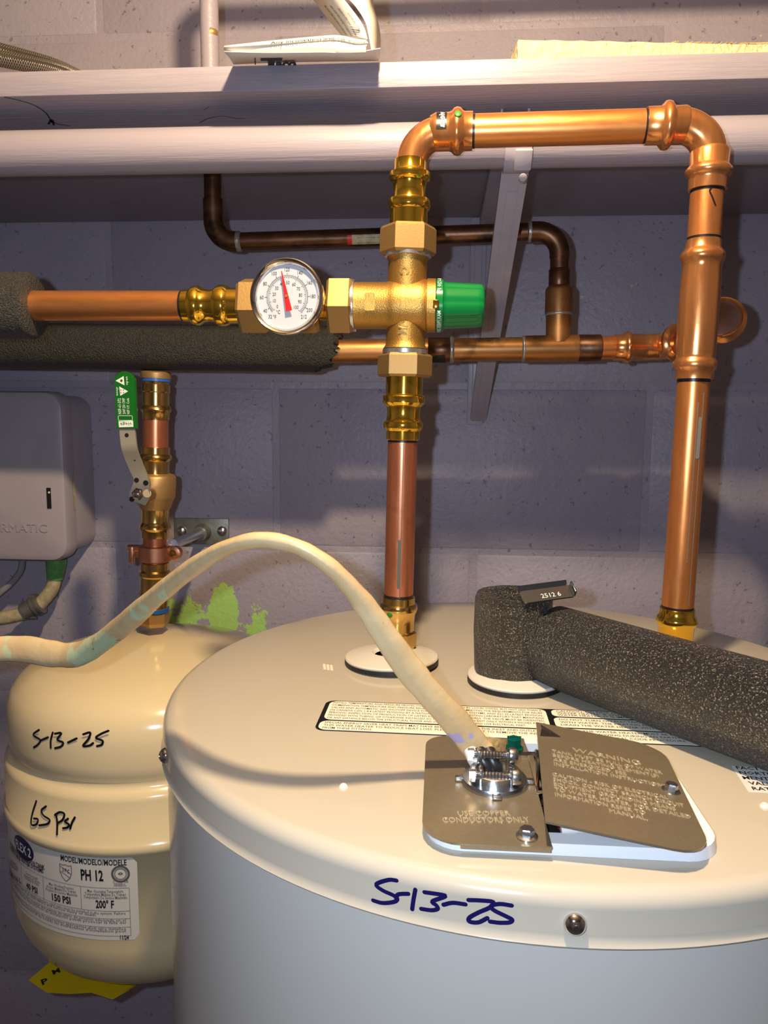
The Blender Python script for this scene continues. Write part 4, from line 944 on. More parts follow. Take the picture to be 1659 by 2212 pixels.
# ---- thermometer on its tee
gc = W(620, 641, -.357); gn = norm(V(-.10, -1, .02)); gx = norm(np.cross(V(0, 0, 1), gn)); gx = gx if gx[0] > 0 else -gx; gz = np.cross(gx, -gn) ; gz = gz if gz[2] > 0 else -gz
th = thing('thermometer', 'round dial thermometer with a red needle and steel rim on the pipe', 'thermometer', W(620, 660.5, YM))
nut(th, 521, 583, 63, axH, False, .28); nut(th, 636, 690, 60, axH, False, .5)
part('tee_body', 'brass_cast', th, [(580, 42), (600, 44), (620, 44), (638, 42)], axH, YM, False, seg=36)
part('nipple', 'brass_polished', th, [(688, 32)] + [(690 + i * 1.6, 32 if i % 2 else 30.5) for i in range(13)] + [(712, 32)], axH, YM, False, seg=32)
stem = gc - gn * .006; b = B(); b.lathe(W(620, 660.5, YM), stem, [(0, .008), (.012, .008), (.014, .0105), (.022, .0105), (.024, .006), (float(np.linalg.norm(stem - W(620, 660.5, YM))), .006)], seg=24); b.obj('stem', 'brass_nut', th)
gR = float(np.linalg.norm(W(700.5, 641, -.357) - gc)) * 1.005; dR = gR * .835
b = B(); b.lathe(gc - gn * .007, gc + gn, [(0, gR * .90), (.0005, gR * .96), (.0050, gR * .985), (.0056, gR)], seg=64); case = b.obj('case', 'steel_bright', th)
b = B(); b.lathe(gc - gn * .0008, gc + gn, [(0, gR), (.0022, gR * 1.0), (.0036, gR * .985), (.0040, gR * .96), (.0034, gR * .92), (.0012, gR * .835), (.0, gR * .83)], seg=72, cap=False); b.obj('bezel', 'steel_bright', th, smooth=50)
b = B(); b.lathe(gc - gn * .0012, gc + gn, [(0, dR), (.0006, dR)], seg=64); dial = b.obj('dial', 'dial_white', th)
mg = lambda u, v, l=0.0: gc - gn * .00055 + gx * u + gz * v + gn * l
b = B(); FA = lambda F_: math.radians((F_ - 120) * 1.5)
def tick(ang, r0_, r1_, t):
    d_ = V(math.sin(ang), math.cos(ang)); e_ = V(d_[1], -d_[0]) * t / 2; b.add([mg(*(d_ * r0_ * dR + e_), .0001), mg(*(d_ * r0_ * dR - e_), .0001), mg(*(d_ * r1_ * dR - e_), .0001), mg(*(d_ * r1_ * dR + e_), .0001)], [(0, 1, 2, 3)])
for F_ in range(32, 213, 2): tick(FA(F_), .66, .73 if F_ % 20 == 0 else (.71 if F_ % 10 == 0 else .695), .00017)
for F_ in range(40, 213, 20): tick(FA(F_), .66, .745, .00028)
for C_ in range(0, 101, 2): tick(FA(C_ * 1.8 + 32), .55 if C_ % 10 == 0 else .575, .615, .00022 if C_ % 10 == 0 else .00016)
for rad in (.655, .618):
    n = 90; a0, a1 = FA(32), FA(212)
    for i in range(n):
        p_, q_ = a0 + (a1 - a0) * i / n, a0 + (a1 - a0) * (i + 1) / n
        b.add([mg(math.sin(t_) * r_ * dR, math.cos(t_) * r_ * dR, .0001) for t_, r_ in ((p_, rad), (q_, rad), (q_, rad + .008), (p_, rad + .008))], [(0, 1, 2, 3)])
for F_ in (40, 60, 80, 100, 120, 140, 160, 180, 200): a = FA(F_); put_left(b, str(F_), mg, (math.sin(a) * .845 * dR, math.cos(a) * .845 * dR - .0012), .0025, center=True, bold=.0, lift=.0001, squeeze=.78)
for s_, a in (('32', -137), ('212', 139)): a = math.radians(a); put_left(b, s_, mg, (math.sin(a) * .83 * dR, math.cos(a) * .83 * dR - .0012), .0025, center=True, bold=0, lift=.0001, squeeze=.78)
for C_ in range(0, 101, 10): a = FA(C_ * 1.8 + 32); put_left(b, str(C_), mg, (math.sin(a) * .44 * dR, math.cos(a) * .44 * dR - .0011), .0023, center=True, bold=.0, lift=.0001, squeeze=.78)
put_left(b, '°C', mg, (-.30 * dR, -.52 * dR), .0024, center=True, bold=0, lift=.0001, squeeze=.8); put_left(b, '°F', mg, (-.42 * dR, -.68 * dR), .0026, center=True, bold=0, lift=.0001, squeeze=.8)
b.obj('dial_print', 'ink', dial, smooth=0)
na = FA(112.6); nd_ = V(math.sin(na), math.cos(na)); ne = V(nd_[1], -nd_[0]); b = B()
poly = [nd_ * dR * .80 + ne * .00022, nd_ * dR * .80 - ne * .00022, -nd_ * dR * .46 - ne * .0022, -nd_ * dR * .46 + ne * .0022]
b.prism([tuple(q) for q in poly], gx, gz, mg(0, 0, .0022), gn, .0003); b.obj('needle', 'needle_red', th, smooth=0)
b = B(); b.lathe(mg(0, 0, 0), mg(0, 0, 1), [(0, .0012), (.0024, .0012), (.003, .0008)], seg=14); b.obj('hub', 'brass_nut', th)
b = B(); b.lathe(gc + gn * .0019, gc + gn, [(0, gR * .90), (.0004, gR * .90)], seg=48); b.obj('lens', 'lens_clear', th, smooth=30)

# ---- foam sleeve at the far left of the outlet pipe
fx1 = W(76, 660.5, YM); fr_ = .0248
fs1 = thing('insulation_tube', 'short end of black foam insulation around the orange copper outlet pipe', 'pipe insulation', (fx1[0] - .1, YM, fx1[2] - fr_))
b = B(); Lq = 1.1; b.lathe(fx1, fx1 + V(-1, 0, 0), [(0, .0112), (.0002, fr_ - .003), (.003, fr_), (.3, fr_), (Lq, fr_)], seg=56); b.obj('foam', 'foam_fine', fs1, smooth=50)

# ================================================================== BRIGHT COPPER LOOP (top bends and right riser)
YR = -.316
cl = thing('copper_pipe_loop', 'bright new copper pipe loop with press fittings rising from the heater', 'pipe', W(1462, 1390, YR))
axT = lambda x: (x, 283 - (x - 1020) * .0285)
axR = lambda y: (1523 - (y - 480) * .0716, y)
def YL(x): return YM + (YR - YM) * (x - 885) / (1530 - 885)
def WT(x, y): return W(x, y, YL(x))
pTa, pTb = WT(*axT(1015)), WT(*axT(1402)); rt = pxr(axT(1200), 38.6, YL(1200), False)
def alath(name, mat, A_, E_, prof, parent=cl, seg=44, smooth=38, label=None, **kw):
    b = B(); b.lathe(A_, E_, prof, seg=seg, **kw); return b.obj(name, mat, parent, smooth=smooth, label=label)
alath('top_pipe', 'copper_horizontal', pTa, pTb, [(0, rt), (.5 * float(np.linalg.norm(pTb - pTa)), rt), (float(np.linalg.norm(pTb - pTa)), rt)], smooth=60)
# left bend: plain end into the brass, press end toward the pipe
crn = W(*axV(287), YM); cL = WT(897, axT(897)[1]); dT = norm(pTb - pTa)
c_ = V(crn[0] - .001, YM, WT(930, axT(930)[1])[2] + .0005); e_down = W(*axV(352), YM); e_right = WT(*axT(938))
b = B(); b.tube(bend(e_down, c_, e_right, .0255, 14), rt * 1.0, 36); b.obj('elbow', 'copper_fitting', cl, smooth=60)
rp = lambda x, hw: pxr(axT(x), hw, YL(x), False)
def tprof(lst): A_ = WT(*axT(lst[0][0])); return A_, WT(*axT(lst[-1][0])), [(float(np.linalg.norm(WT(*axT(x)) - A_)), rp(x, hw)) for x, hw in lst]
A_, E_, pr = tprof([(930, 37), (936, 40), (942, 43), (970, 43), (976, 46), (981, 52), (988, 54), (995, 52), (1000, 46), (1004, 44), (1021, 43.5), (1021.5, 39)]); alath('press_collar', 'copper_fitting', A_, E_, pr, smooth=50)
A_, E_, pr = tprof([(1021, 39.0), (1026, 39.0)]); alath('insertion_mark', 'marker_black', A_, E_, pr)
# sticker with maker's name on the collar
sA = WT(*axT(953)); sr = rp(953, 43.2) + .0002
msk = lambda u, v, l=0.0: sA + dT * v + V(0, -1, 0) * (sr + l) * math.cos(u / sr) + np.cross(dT, V(0, -1, 0)) * (sr + l) * math.sin(u / sr)
sg = 1 if msk(.004, 0)[2] < sA[2] else -1
def msk2(u, v, l=0.0): return msk(sg * u, v, l)
b = B(); n = 10; b.add([q for i in range(n + 1) for q in (msk2(-.0125 + .0150 * i / n, -.0035), msk2(-.0125 + .0150 * i / n, .0037))], [(2 * i, 2 * i + 1, 2 * i + 3, 2 * i + 2) for i in range(n)]); b.obj('maker_patch', 'label_black', cl, label='black patch with maker name')
b = B(); put_text(b, 'viega', lambda u, v, l=0: msk2(u, -v, l), (-.0115, -.0022), (.0016, -.0022), .0042, .02, 2, .0003); b.obj('maker_print', 'print_white', cl, smooth=0)
p = WT(*axT(988)); p = p + norm(V(0, -1, .42)) * (rp(988, 54) - .0006); b = B(); b.lathe(p, p + V(0, -1, .42), [(0, .0024), (.0012, .0022), (.0018, .001)], seg=12); b.obj('press_dot', 'green_dot', cl)
# right bend, press both ends
A_, E_, pr = tprof([(1394, 39), (1394.5, 43), (1424, 43.5), (1428, 48), (1433, 54), (1439, 55.5), (1446, 54), (1451, 47), (1455, 44), (1478, 44), (1484, 41)]); alath('press_collar', 'copper_fitting', A_, E_, pr, smooth=50)
A_, E_, pr = tprof([(1390, 39.3), (1394.5, 39.3)]); alath('insertion_mark', 'marker_black', A_, E_, pr)
R0 = WT(*axT(1478)); R1 = W(*axR(352), YR); crr = V(W(*axR(300), YR)[0] + .0005, YR, WT(*axT(1478))[2])
b = B(); b.tube(bend(R0, crr, R1, .0235, 14), rt * 1.04, 36); b.obj('elbow', 'copper_fitting', cl, smooth=60)
def rpart(name, mat, prof, smooth=50, **kw): return part(name, mat, cl, prof, axR, YR, True, smooth=smooth, seg=44, **kw)
rpart('press_collar', 'copper_fitting', [(322, 40), (330, 44.5), (358, 44), (362, 48), (368, 53), (375, 53), (381, 49), (385, 45), (390, 44), (411, 43), (412, 38)])
rpart('insertion_mark', 'marker_black', [(411, 38.2), (417, 38.2)])
rpart('riser_pipe', 'copper_new', [(405, 37.8), (470, 37.3), (525, 37)], 60)
b = B(); pt_ = [(1524, 417), (1521, 423), (1526, 435), (1533, 452)]
P = []
for x, y in smoothpath([V(*q, 0) for q in pt_], 4) and [(q[0], q[1]) for q in smoothpath([V(*q, 0) for q in pt_], 4)]:
    a_ = W(*axR(y), YR); q = W(x, y, YR); r_ = pxr(axR(y), 37.6, YR, True) + .0003; dx = q[0] - a_[0]; P.append(V(q[0] , YR - math.sqrt(max(1e-8, r_ * r_ - dx * dx)), q[2]))
ribbon(b, P, .0011, [V(0, -1, 0)] * len(P)); b.obj('pen_tick', 'marker_black', cl, smooth=0)
rpart('insertion_mark', 'marker_black', [(513, 37.3), (518, 37.3)])
rpart('tee', 'copper_fitting', [(518, 37), (519, 39), (536, 40), (541, 43), (547, 49), (555, 51), (563, 48), (567, 45), (580, 43.5), (600, 44.5), (640, 45.5), (700, 45.5), (765, 43.5), (772, 42), (776, 44), (781, 48), (789, 49), (796, 47), (800, 43.5), (819, 42.5), (820, 37)])
rpart('insertion_mark', 'marker_black', [(820, 37), (826, 37)])
rpart('riser_pipe', 'copper_new', [(815, 36.6), (1000, 36.2), (1150, 35.9), (1315, 35.6)], 60)
rpart('insertion_mark', 'marker_black', [(1308, 35.9), (1314, 35.9)])
rpart('press_adapter', 'brass_polished', [(1313, 37), (1314, 39), (1326, 39.5), (1332, 44), (1341, 46.5), (1347, 44), (1352, 40), (1385, 38), (1390, 42), (1402, 42)], 35)
b = B()
for dx, y0_, y1_, wdm in ((2, 870, 1210, .0006), (13, 850, 1300, .0005), (8, 905, 985, .0030)):
    P = []
    for i in range(9):
        yy = y0_ + (y1_ - y0_) * i / 8; a_ = W(*axR(yy), YR); q = W(axR(yy)[0] + dx, yy, YR); r_ = pxr(axR(yy), 36.4, YR, True) + .00015; ddx = q[0] - a_[0]; P.append(V(q[0], YR - math.sqrt(r_ * r_ - ddx * ddx), q[2]))
    ribbon(b, P, wdm, [V(0, -1, 0)] * 9)
b.obj('pipe_print', 'ink_grey', cl, smooth=0)
# branch from the tee round behind to the old line
path = smoothpath([W(1510, 690, -.305), W(1536, 688, -.288), W(1560, 688, -.262), W(1570, 692, -.232), W(1556, 704, -.200), W(1520, 722, -.172), W(1490, 733, -.158)], 8)
b = B(); b.tube(path, .0128, 30); b.obj('branch_bend', 'copper_fitting', cl, smooth=60)
q = W(1560, 692, -.250); d_ = norm(V(.25, 1, -.05)); b = B(); b.lathe(q - d_ * .006, q + d_, [(0, .0132), (.003, .0145), (.005, .0178), (.007, .0178), (.009, .0145), (.012, .0132)], seg=36); b.obj('press_bead', 'copper_fitting', cl, smooth=50)
# ================================================================== OLD COPPER LINE ALONG THE WALL
ol = thing('copper_pipe_run', 'old dark soldered copper pipe run along the wall with a tee', 'pipe', W(1210, 752, YB))
axO = lambda x: (x, 758.5 - (x - 760) * .0132)
def opart(name, mat, prof, **kw): return part(name, mat, ol, prof, axO, YB, False, seg=32, smooth=55, **kw)
opart('main_pipe', 'copper_patina', [(300, 25.5), (740, 25.5), (990, 25.5), (1135, 25.5)])
opart('coupling', 'copper_old', [(925, 26), (926, 27.2), (972, 27.2), (974, 26)]); opart('solder_bead', 'solder', [(971, 25.8), (973, 28.6), (977, 29), (981, 26)])
b = B(); a0 = W(*axO(930), YB); b.lathe(a0 + V(0, 0, -.0006), W(*axO(968), YB) + V(0, 0, -.0006), [(0, .0108), (.002, .0117), (.014, .0118), (.0165, .0108)], seg=24); b.obj('scorch', 'soot', ol)
opart('tee', 'copper_patina', [(1128, 25.5), (1130, 28.5), (1175, 29), (1245, 29), (1290, 28.5), (1293, 26)]); opart('solder_bead', 'solder', [(1126, 25.7), (1129, 28.9), (1133, 28.6), (1136, 26)])
opart('tarnished_collar', 'copper_old', [(1247, 28), (1249, 29.4), (1296, 29.2), (1298, 26)])
opart('new_stub', 'copper_new', [(1292, 25.6), (1338, 25.6)])
A0 = W(*axO(1328), YB); pr = [(1326, 26), (1327, 28.5), (1345, 29), (1349, 33), (1354, 35.5), (1360, 33), (1363, 29.5), (1385, 29.5), (1390, 27.5), (1397, 28.5), (1425, 27.5)]
opart('press_coupling', 'copper_fitting', pr)
path = smoothpath([W(*axO(1415), YB), W(1430, 748, YB - .001), W(1448, 745, YB - .010), W(1464, 741, YB - .024), W(1490, 733, -.158)], 6)
b = B(); b.tube(path, .0125, 28); b.obj('elbow', 'copper_fitting', ol, smooth=60)
q = W(1463, 741, YB - .026); dq = norm(V(.45, -.9, .08)); b = B(); b.lathe(q - dq * .006, q + dq, [(0, .0132), (.0025, .0145), (.0045, .0176), (.0065, .0176), (.0085, .0145), (.011, .0132)], seg=36); b.obj('press_bead', 'copper_fitting', ol, smooth=50)
# tee branch up and over, then up through the shelf
axB = lambda y: (1208 - (y - 600) * .012, y)
def bpart(name, mat, prof): return part(name, mat, ol, prof, axB, YB, True, seg=28, smooth=55)
bpart('tee_branch', 'copper_patina', [(740, 27.5), (690, 28), (678, 28.5)][::-1]); bpart('solder_bead', 'solder', [(674, 28), (676, 30), (680, 30), (682, 28)])
bpart('reducer', 'copper_patina', [(618, 24), (624, 29), (628, 30), (676, 30.5)]); bpart('branch_pipe', 'copper_old', [(535, 20.5), (625, 20.5)]); bpart('coupling', 'copper_old', [(581, 20.5), (583, 23), (619, 23), (622, 21)])
r5 = pxr((800, 512), 19.8, YB, False)
cA, cB = W(1209, 501, YB), W(458, 523, YB)
up = W(*axB(560), YB); lft = W(520, 521, YB); rgt = W(1140, 501, YB)
b = B(); b.tube(bend(W(*axB(557), YB), V(up[0], YB, rgt[2]), W(1146, 500.5, YB), .021, 12), r5 * 1.13, 28); b.obj('elbow', 'copper_old', ol, smooth=60)
for q0, q1 in ((W(1139, 500.6, YB), W(1150, 500.4, YB)), (W(510, 521.6, YB), W(522, 521.2, YB))):
    b = B(); L = float(np.linalg.norm(q1 - q0)); b.lathe(q0, q1, [(0, r5), (L * .2, r5 * 1.17), (L * .7, r5 * 1.17), (L, r5)], seg=24); b.obj('solder_bead', 'solder', ol)
b = B(); b.tube([W(500, 522, YB), W(830, 511.5, YB), W(1150, 500.5, YB)], r5, 28); b.obj('upper_pipe', 'copper_old', ol, smooth=60)
b = B(); L = float(np.linalg.norm(W(822, 512, YB) - W(752, 514, YB))); b.lathe(W(752, 525, YB) * 0 + W(752, 513.6, YB), W(822, 511.8, YB), [(0, r5 * 1.01), (L, r5 * 1.01)], seg=24, cap=False)
bb = B(); 
for i in range(8):
    a0_, a1_ = math.radians(15 + i * 9), math.radians(15 + (i + 1) * 9)
def wraplab(xa, xb, mat, nm_):
    b = B(); A_ = W(xa, 514 - (xa - 752) * .033, YB); E_ = W(xb, 514 - (xb - 752) * .033, YB); vs = []
    for i in range(9):
        a = math.radians(-5 + i * 8); off = V(0, -math.cos(a), -math.sin(a)) * (r5 + .0002); vs += [A_ + off, E_ + off]
    b.add(vs, [(2 * i, 2 * i + 1, 2 * i + 3, 2 * i + 2) for i in range(8)]); return b.obj(nm_, mat, ol, smooth=60)
wraplab(752, 762, 'needle_red', 'sticker_edge'); wraplab(762, 826, 'cream_paint', 'sticker')
b = B()
for i in range(14): 
    xa = 775 + i * 3.4; A_ = W(xa, 514 - (xa - 752) * .033, YB); w_ = random.uniform(.0004, .0009)
    b.add([A_ + V(dx, -math.cos(math.radians(aa)) * (r5 + .0004), -math.sin(math.radians(aa)) * (r5 + .0004)) for aa, dx in ((12, 0), (12, w_), (50, w_), (50, 0))], [(0, 1, 2, 3)])
b.obj('barcode', 'ink', ol, smooth=0)
vt = W(460, 440, YB); xr = vt[0]
b = B(); b.tube(bend(V(xr, YB, W(460, 430, YB)[2]), V(xr, YB, lft[2]), W(516, 521.5, YB), .0200, 12), r5 * 1.15, 28); b.obj('elbow', 'copper_old', ol, smooth=60)
b = B(); b.lathe(V(xr, YB, W(460, 470, YB)[2]), V(xr, YB, 3), [(0, r5), (SZ0 - W(460, 470, YB)[2] + .001, r5)], seg=28); b.obj('riser_pipe', 'copper_old', ol, smooth=60)
ZT = 1.866; b = B(); b.tube(bend(V(xr, YB, SZ1 - .001), V(xr, YB, ZT), V(1.2, YB, ZT), .02, 10), r5 * 1.05, 24); b.obj('painted_riser', 'rod_paint', ol, smooth=60, label='off-white painted stretch of pipe above the shelf')
b = B(); p = V(xr + .0065, YB - .0065, W(462, 75, YB)[2]); b.lathe(p + V(-.001, .001, 0), p + V(1, -1, 0), [(0, .0032), (.0012, .0022), (.002, .0008)], seg=9, lobes=lambda a, t: 1.0 + .6 * abs(math.cos(a))); b.obj('glue_drip', 'brass_valve', ol)

# foam on the old line
fo = thing('insulation_tube', 'long black foam insulation tube with a ragged end along the wall', 'pipe insulation', W(300, 800, YB))
fA = W(748, axO(748)[1] - 4, YB); fE = W(0, 747, YB); fdir = norm(fE - fA); r6 = .0225
n_s, n_l = 60, 40; vs = []; fs = []; u_, v_, a_ = frame_from(fdir, V(0, -1, 0)); rs = np.random.RandomState(11)
jag = [0.010 * max(0, math.sin(2 * math.pi * k / n_s * 1 - 2.2)) + .0045 * abs(math.sin(k * .83)) + rs.uniform(0, .0025) for k in range(n_s)]
lo_side = [max(0.0, float(-(u_ * math.cos(2 * math.pi * k / n_s) + v_ * math.sin(2 * math.pi * k / n_s))[2])) for k in range(n_s)]
jag = [.003 + .026 * ls ** 3 + .006 * abs(math.sin(k * .83)) + rs.uniform(0, .002) for k, ls in enumerate(lo_side)]
ts = [0, .004, .012, .03, .06, .12, .2, .3, .5, .8, 1.1]
for r_in in (1, 0):
    for t_ in (ts if r_in else [0.0]):
        for k in range(n_s):
            a = 2 * math.pi * k / n_s; rad = (r6 * (1 + .01 * math.sin(3 * a + t_ * 30))) if r_in else .0115
            off = jag[k] * max(0, 1 - t_ / .03) if r_in else jag[k] * 1.0
            vs.append(fA + a_ * (t_ + off) + (u_ * math.cos(a) + v_ * math.sin(a)) * rad)
for i in range(len(ts) - 1):
    for k in range(n_s): k2 = (k + 1) % n_s; fs.append((i * n_s + k, i * n_s + k2, (i + 1) * n_s + k2, (i + 1) * n_s + k))
lastr = len(ts) * n_s
for k in range(n_s): k2 = (k + 1) % n_s; fs.append((k, lastr + k, lastr + k2, k2))
b = B(); b.add(vs, fs); b.obj('foam', 'foam_fine', fo, smooth=50)

# ================================================================== BALL VALVE RISER ABOVE THE TANK
axK = lambda y: (336 - (y - 1000) * .006, y)
bv = thing('ball_valve', 'brass ball valve riser with a green lever above the cream tank', 'valve', W(*axK(1340), YB))
def kpart(name, mat, prof, seg=40, smooth=34, **kw): return part(name, mat, bv, prof, axK, YB, True, seg=seg, smooth=smooth, **kw)
kpart('tee_socket', 'brass_valve', [(803, 30), (806, 34), (812, 34), (818, 33)]); kpart('seal_ring', 'plastic_blue', [(817, 30), (818, 32), (824, 32), (825, 30)])
kpart('press_adapter', 'brass_dark', [(824, 29), (830, 28), (831, 31), (846, 31.5), (848, 29.5), (876, 29.5), (879, 32), (885, 34), (890, 32), (893, 30), (906, 29.5), (907, 27)])
kpart('copper_stub', 'copper_riser', [(904, 28), (968, 28)], smooth=60)
kpart('press_end', 'brass_dark', [(965, 29), (966, 31), (980, 31.5), (984, 35), (989, 36), (993, 34), (996, 31), (1010, 30), (1024, 31)])
kpart('valve_body', 'brass_valve', [(1022, 32), (1025, 42), (1030, 45), (1050, 45.5), (1054, 44.5), (1072, 44.5), (1076, 42), (1084, 38), (1096, 34), (1100, 31)], smooth=45)
kpart('press_end', 'brass_dark', [(1098, 31), (1102, 30.5), (1124, 30), (1130, 31.5), (1134, 34.5), (1140, 35), (1144, 32), (1148, 30.5), (1160, 30), (1161, 27)])
kpart('copper_stub', 'copper_riser', [(1158, 27), (1225, 27)], smooth=60)
kpart('press_adapter', 'brass_dark', [(1214, 28), (1215, 31), (1230, 31), (1234, 34), (1242, 34), (1246, 31), (1272, 30.5), (1276, 32), (1282, 34.5), (1288, 32), (1292, 30), (1312, 29)])
kpart('seal_ring', 'plastic_blue', [(1311, 30), (1312, 32), (1320, 32), (1321, 29)]); kpart('hex_nipple', 'brass_valve', [(1320, 29), (1322, 33), (1342, 33), (1350, 29)], seg=6, smooth=20)
# lever and grip
YG = -.178; b = B()
def strip(pts, widths, t, mat, name, parent, lab=None, normal=V(0, -1, 0)):
    P = [np.asarray(p, float) for p in pts]; n = len(P); vs = []
    for i in range(n):
        T = norm(P[min(i + 1, n - 1)] - P[max(i - 1, 0)]); s_ = norm(np.cross(normal, T)); nn_ = np.cross(T, s_)
        for sg_, tg in ((-1, -1), (1, -1), (1, 1), (-1, 1)): vs.append(P[i] + s_ * sg_ * widths[i] / 2 + nn_ * tg * t / 2)
    fs = [(4 * i + j, 4 * i + (j + 1) % 4, 4 * i + 4 + (j + 1) % 4, 4 * i + 4 + j) for i in range(n - 1) for j in range(4)] + [(3, 2, 1, 0), tuple(4 * n - 4 + j for j in range(4))]
    b = B(); b.add(vs, fs); return b.obj(name, mat, parent, smooth=30, label=lab)
lp = [(275, 920, YG), (277, 945, YG), (280, 968, YG), (287, 990, YG + .005), (297, 1014, YG + .010), (304, 1030, YG + .012), (306, 1046, YG + .012), (303, 1066, YG + .012), (297, 1085, YG + .012)]
lever = strip(smoothpath([W(*q) for q in lp], 4), [float(q[0]) for q in smoothpath([V(w_, 0, 0) for w_ in (.0148, .0150, .0148, .0144, .0140, .0138, .0160, .0195, .0165)], 4)], .0024, 'steel_satin', 'lever', bv, 'bent stainless steel lever')
for hx, hy, hr_ in ((275, 940, .0019), (292, 992, .0014), (296, 1037, .0024), (316, 1043, .0026), (286, 1078, .0026)):
    p = W(hx, hy, YG + (.0 if hy < 960 else .006 if hy < 1000 else .012)); B().lathe(p + V(0, -.0010, 0), p + V(0, -1, 0), [(0, hr_), (.0006, hr_)], seg=16).obj('lever_hole', 'dark_inside', bv)
p = W(299, 1067, YG + .012); b = B(); b.lathe(p, p + V(0, -1, 0), [(0, .0062), (.0012, .0062), (.0016, .0050), (.0046, .0050), (.0054, .0040)], seg=6, phi=.3); b.lathe(p + V(0, -.005, 0), p + V(0, -1, 0), [(0, .0030), (.0016, .0028), (.0022, .0015)], seg=14); b.obj('lever_nut', 'steel_bright', bv)
b = B(); b.lathe(W(318, 1066, YG + .012), V(W(330, 1066, YB)[0], YB - .008, W(330, 1066, YB)[2]), [(-.002, .004), (.004, .0055), (.012, .0068), (.03, .0072)], seg=20); b.obj('stem', 'brass_valve', bv)
gt, gb2 = W(270, 802, YG), W(275, 926, YG); gw = float(np.linalg.norm(W(296, 880, YG) - W(252, 880, YG))); gl = float(np.linalg.norm(gt - gb2)); ez = norm(gt - gb2); exg = norm(V(1, 0, 0) - ez * ez[0]); ng = norm(np.cross(exg, ez)); ng = ng if ng[1] < 0 else -ng
b = B(); shape = [(-gw / 2, 0), (gw / 2, 0)] + [(gw / 2 * math.cos(a), gl - gw / 2 + gw / 2 * math.sin(a)) for a in [math.pi * k / 14 for k in range(15)]]
k = len(shape); lay = [(0, .94), (.0012, 1.0), (.0052, 1.0), (.0066, .93)]; vs = []; fs = []
for dz, sc_ in lay: vs += [gb2 + exg * x * sc_ + ez * (gl / 2 + (y - gl / 2) * (1 - (1 - sc_) * .35)) + ng * (dz - .0033) for x, y in shape]
for i in range(3):
    for j in range(k): j2 = (j + 1) % k; fs.append((i * k + j, i * k + j2, (i + 1) * k + j2, (i + 1) * k + j))
fs += [tuple(range(k - 1, -1, -1)), tuple(3 * k + j for j in range(k))]; b.add(vs, fs); grip = b.obj('grip', 'grip_green', bv, smooth=40, label='green vinyl lever grip with white printing')
mgp = planar(gb2 + ng * .0034, exg, ez, ng); b = B(); G = lambda x, y: ((x - 400) / 1659 * 170 * gw / 42.0 * .98, gl - (y - 95) / 1659 * 170 * gl / 126.0)
def gp_poly(l): b.add([mgp(*G(x, y), .0001) for x, y in l], [tuple(range(len(l)))])
gp_poly([(230, 300), (400, 200), (410, 398)]); gp_poly([(300, 420), (478, 525), (315, 620)]); gp_poly([(255, 1165), (555, 1150), (558, 1285), (262, 1295)])
for y0_, y1_ in ((1040, 1050), (1140, 1152)): gp_poly([(250, y0_), (545, y0_), (545, y1_), (250, y1_)])
gp_poly([(250, 1040), (260, 1040), (260, 1150), (250, 1150)]); gp_poly([(536, 1040), (545, 1040), (545, 1150), (536, 1150)])
for s_, x, y0_, y1_, hh in (('NSF-61-372', 322, 1010, 672, 62), ('200F 250 CWP', 408, 1010, 668, 58), ('NSF U.P. Code', 490, 1010, 670, 52), ('open', 476, 392, 212, 44)):
    put_text(b, s_, mgp, G(x, y0_), G(x, y1_), hh / 1659 * 170 * gw / 42.0, .01, 1, .0001)
put_text(b, 'close', mgp, G(238, 430), G(238, 618), 46 / 1659 * 170 * gw / 42.0, .01, 1, .0001)
b.obj('grip_print', 'print_white', grip, smooth=0)
b = B(); put_text(b, 'viega', mgp, G(525, 1188), G(290, 1200), .0030, .0, 1, .0003); q = G(352, 298); b.add([mgp(q[0] + .0012 * math.cos(2 * math.pi * i / 14), q[1] + .0012 * math.sin(2 * math.pi * i / 14), .0003) for i in range(14)], [tuple(range(14))])
for i in range(4): q = G(360 + (-28, 28, -28, 28)[i], 525 + (-28, -28, 28, 28)[i]); b.add([mgp(q[0] + .0005 * math.cos(2 * math.pi * j / 8), q[1] + .0005 * math.sin(2 * math.pi * j / 8), .0003) for j in range(8)], [tuple(range(8))])
b.obj('grip_print', 'grip_green', grip, smooth=0)

# ---- pipe hanger: copper ring clamp, rod, wall plate
ph = thing('pipe_hanger', 'copper split ring pipe hanger with a rod to a galvanized wall plate', 'pipe hanger', W(437, 1150, YW - .003))
part('ring', 'copper_cast', ph, [(1178, 33), (1180, 36), (1209, 36), (1211, 33)], axK, YB, True, seg=36)
er = W(374, 1194, YB); b = B(); b.box(er + V(-.009, 0, 0), (.022, .0075, .0135), bev=.002); b.lathe(er + V(.002, .0040, 0), er + V(.002, -1, 0), [(0, .0070), (.0080, .0070), (.0086, .006)], seg=20); b.obj('clamp_ear', 'copper_cast', ph)
b = B(); q = er + V(.001, -.0042, 0); b.lathe(q, q + V(0, -1, 0), [(0, .0040), (.0010, .0040), (.0026, .0030), (.0030, .001)], seg=16); b.obj('clamp_screw', 'brass_polished', ph)
el = W(290, 1195, YB); b = B(); b.box(el + V(.006, 0, 0), (.020, .006, .008), bev=.0015); b.box(el + V(-.002, -.002, -.001), (.0055, .0055, .018), bev=.0016); b.lathe(el + V(-.006, 0, .005), el + V(1, 0, .005), [(0, .004), (.012, .004)], seg=12); b.obj('hinge_ear', 'copper_cast', ph)
pc = W(437, 1147, YW); pw = float(np.linalg.norm(W(496, 1146, YW) - W(379, 1146, YW))); phh = float(np.linalg.norm(W(437, 1119, YW) - W(437, 1175, YW)))
b = B(); b.box(pc + V(0, -.0022, 0), (pw, .0038, phh), bev=.0008); b.obj('wall_plate', 'galvanized', ph)
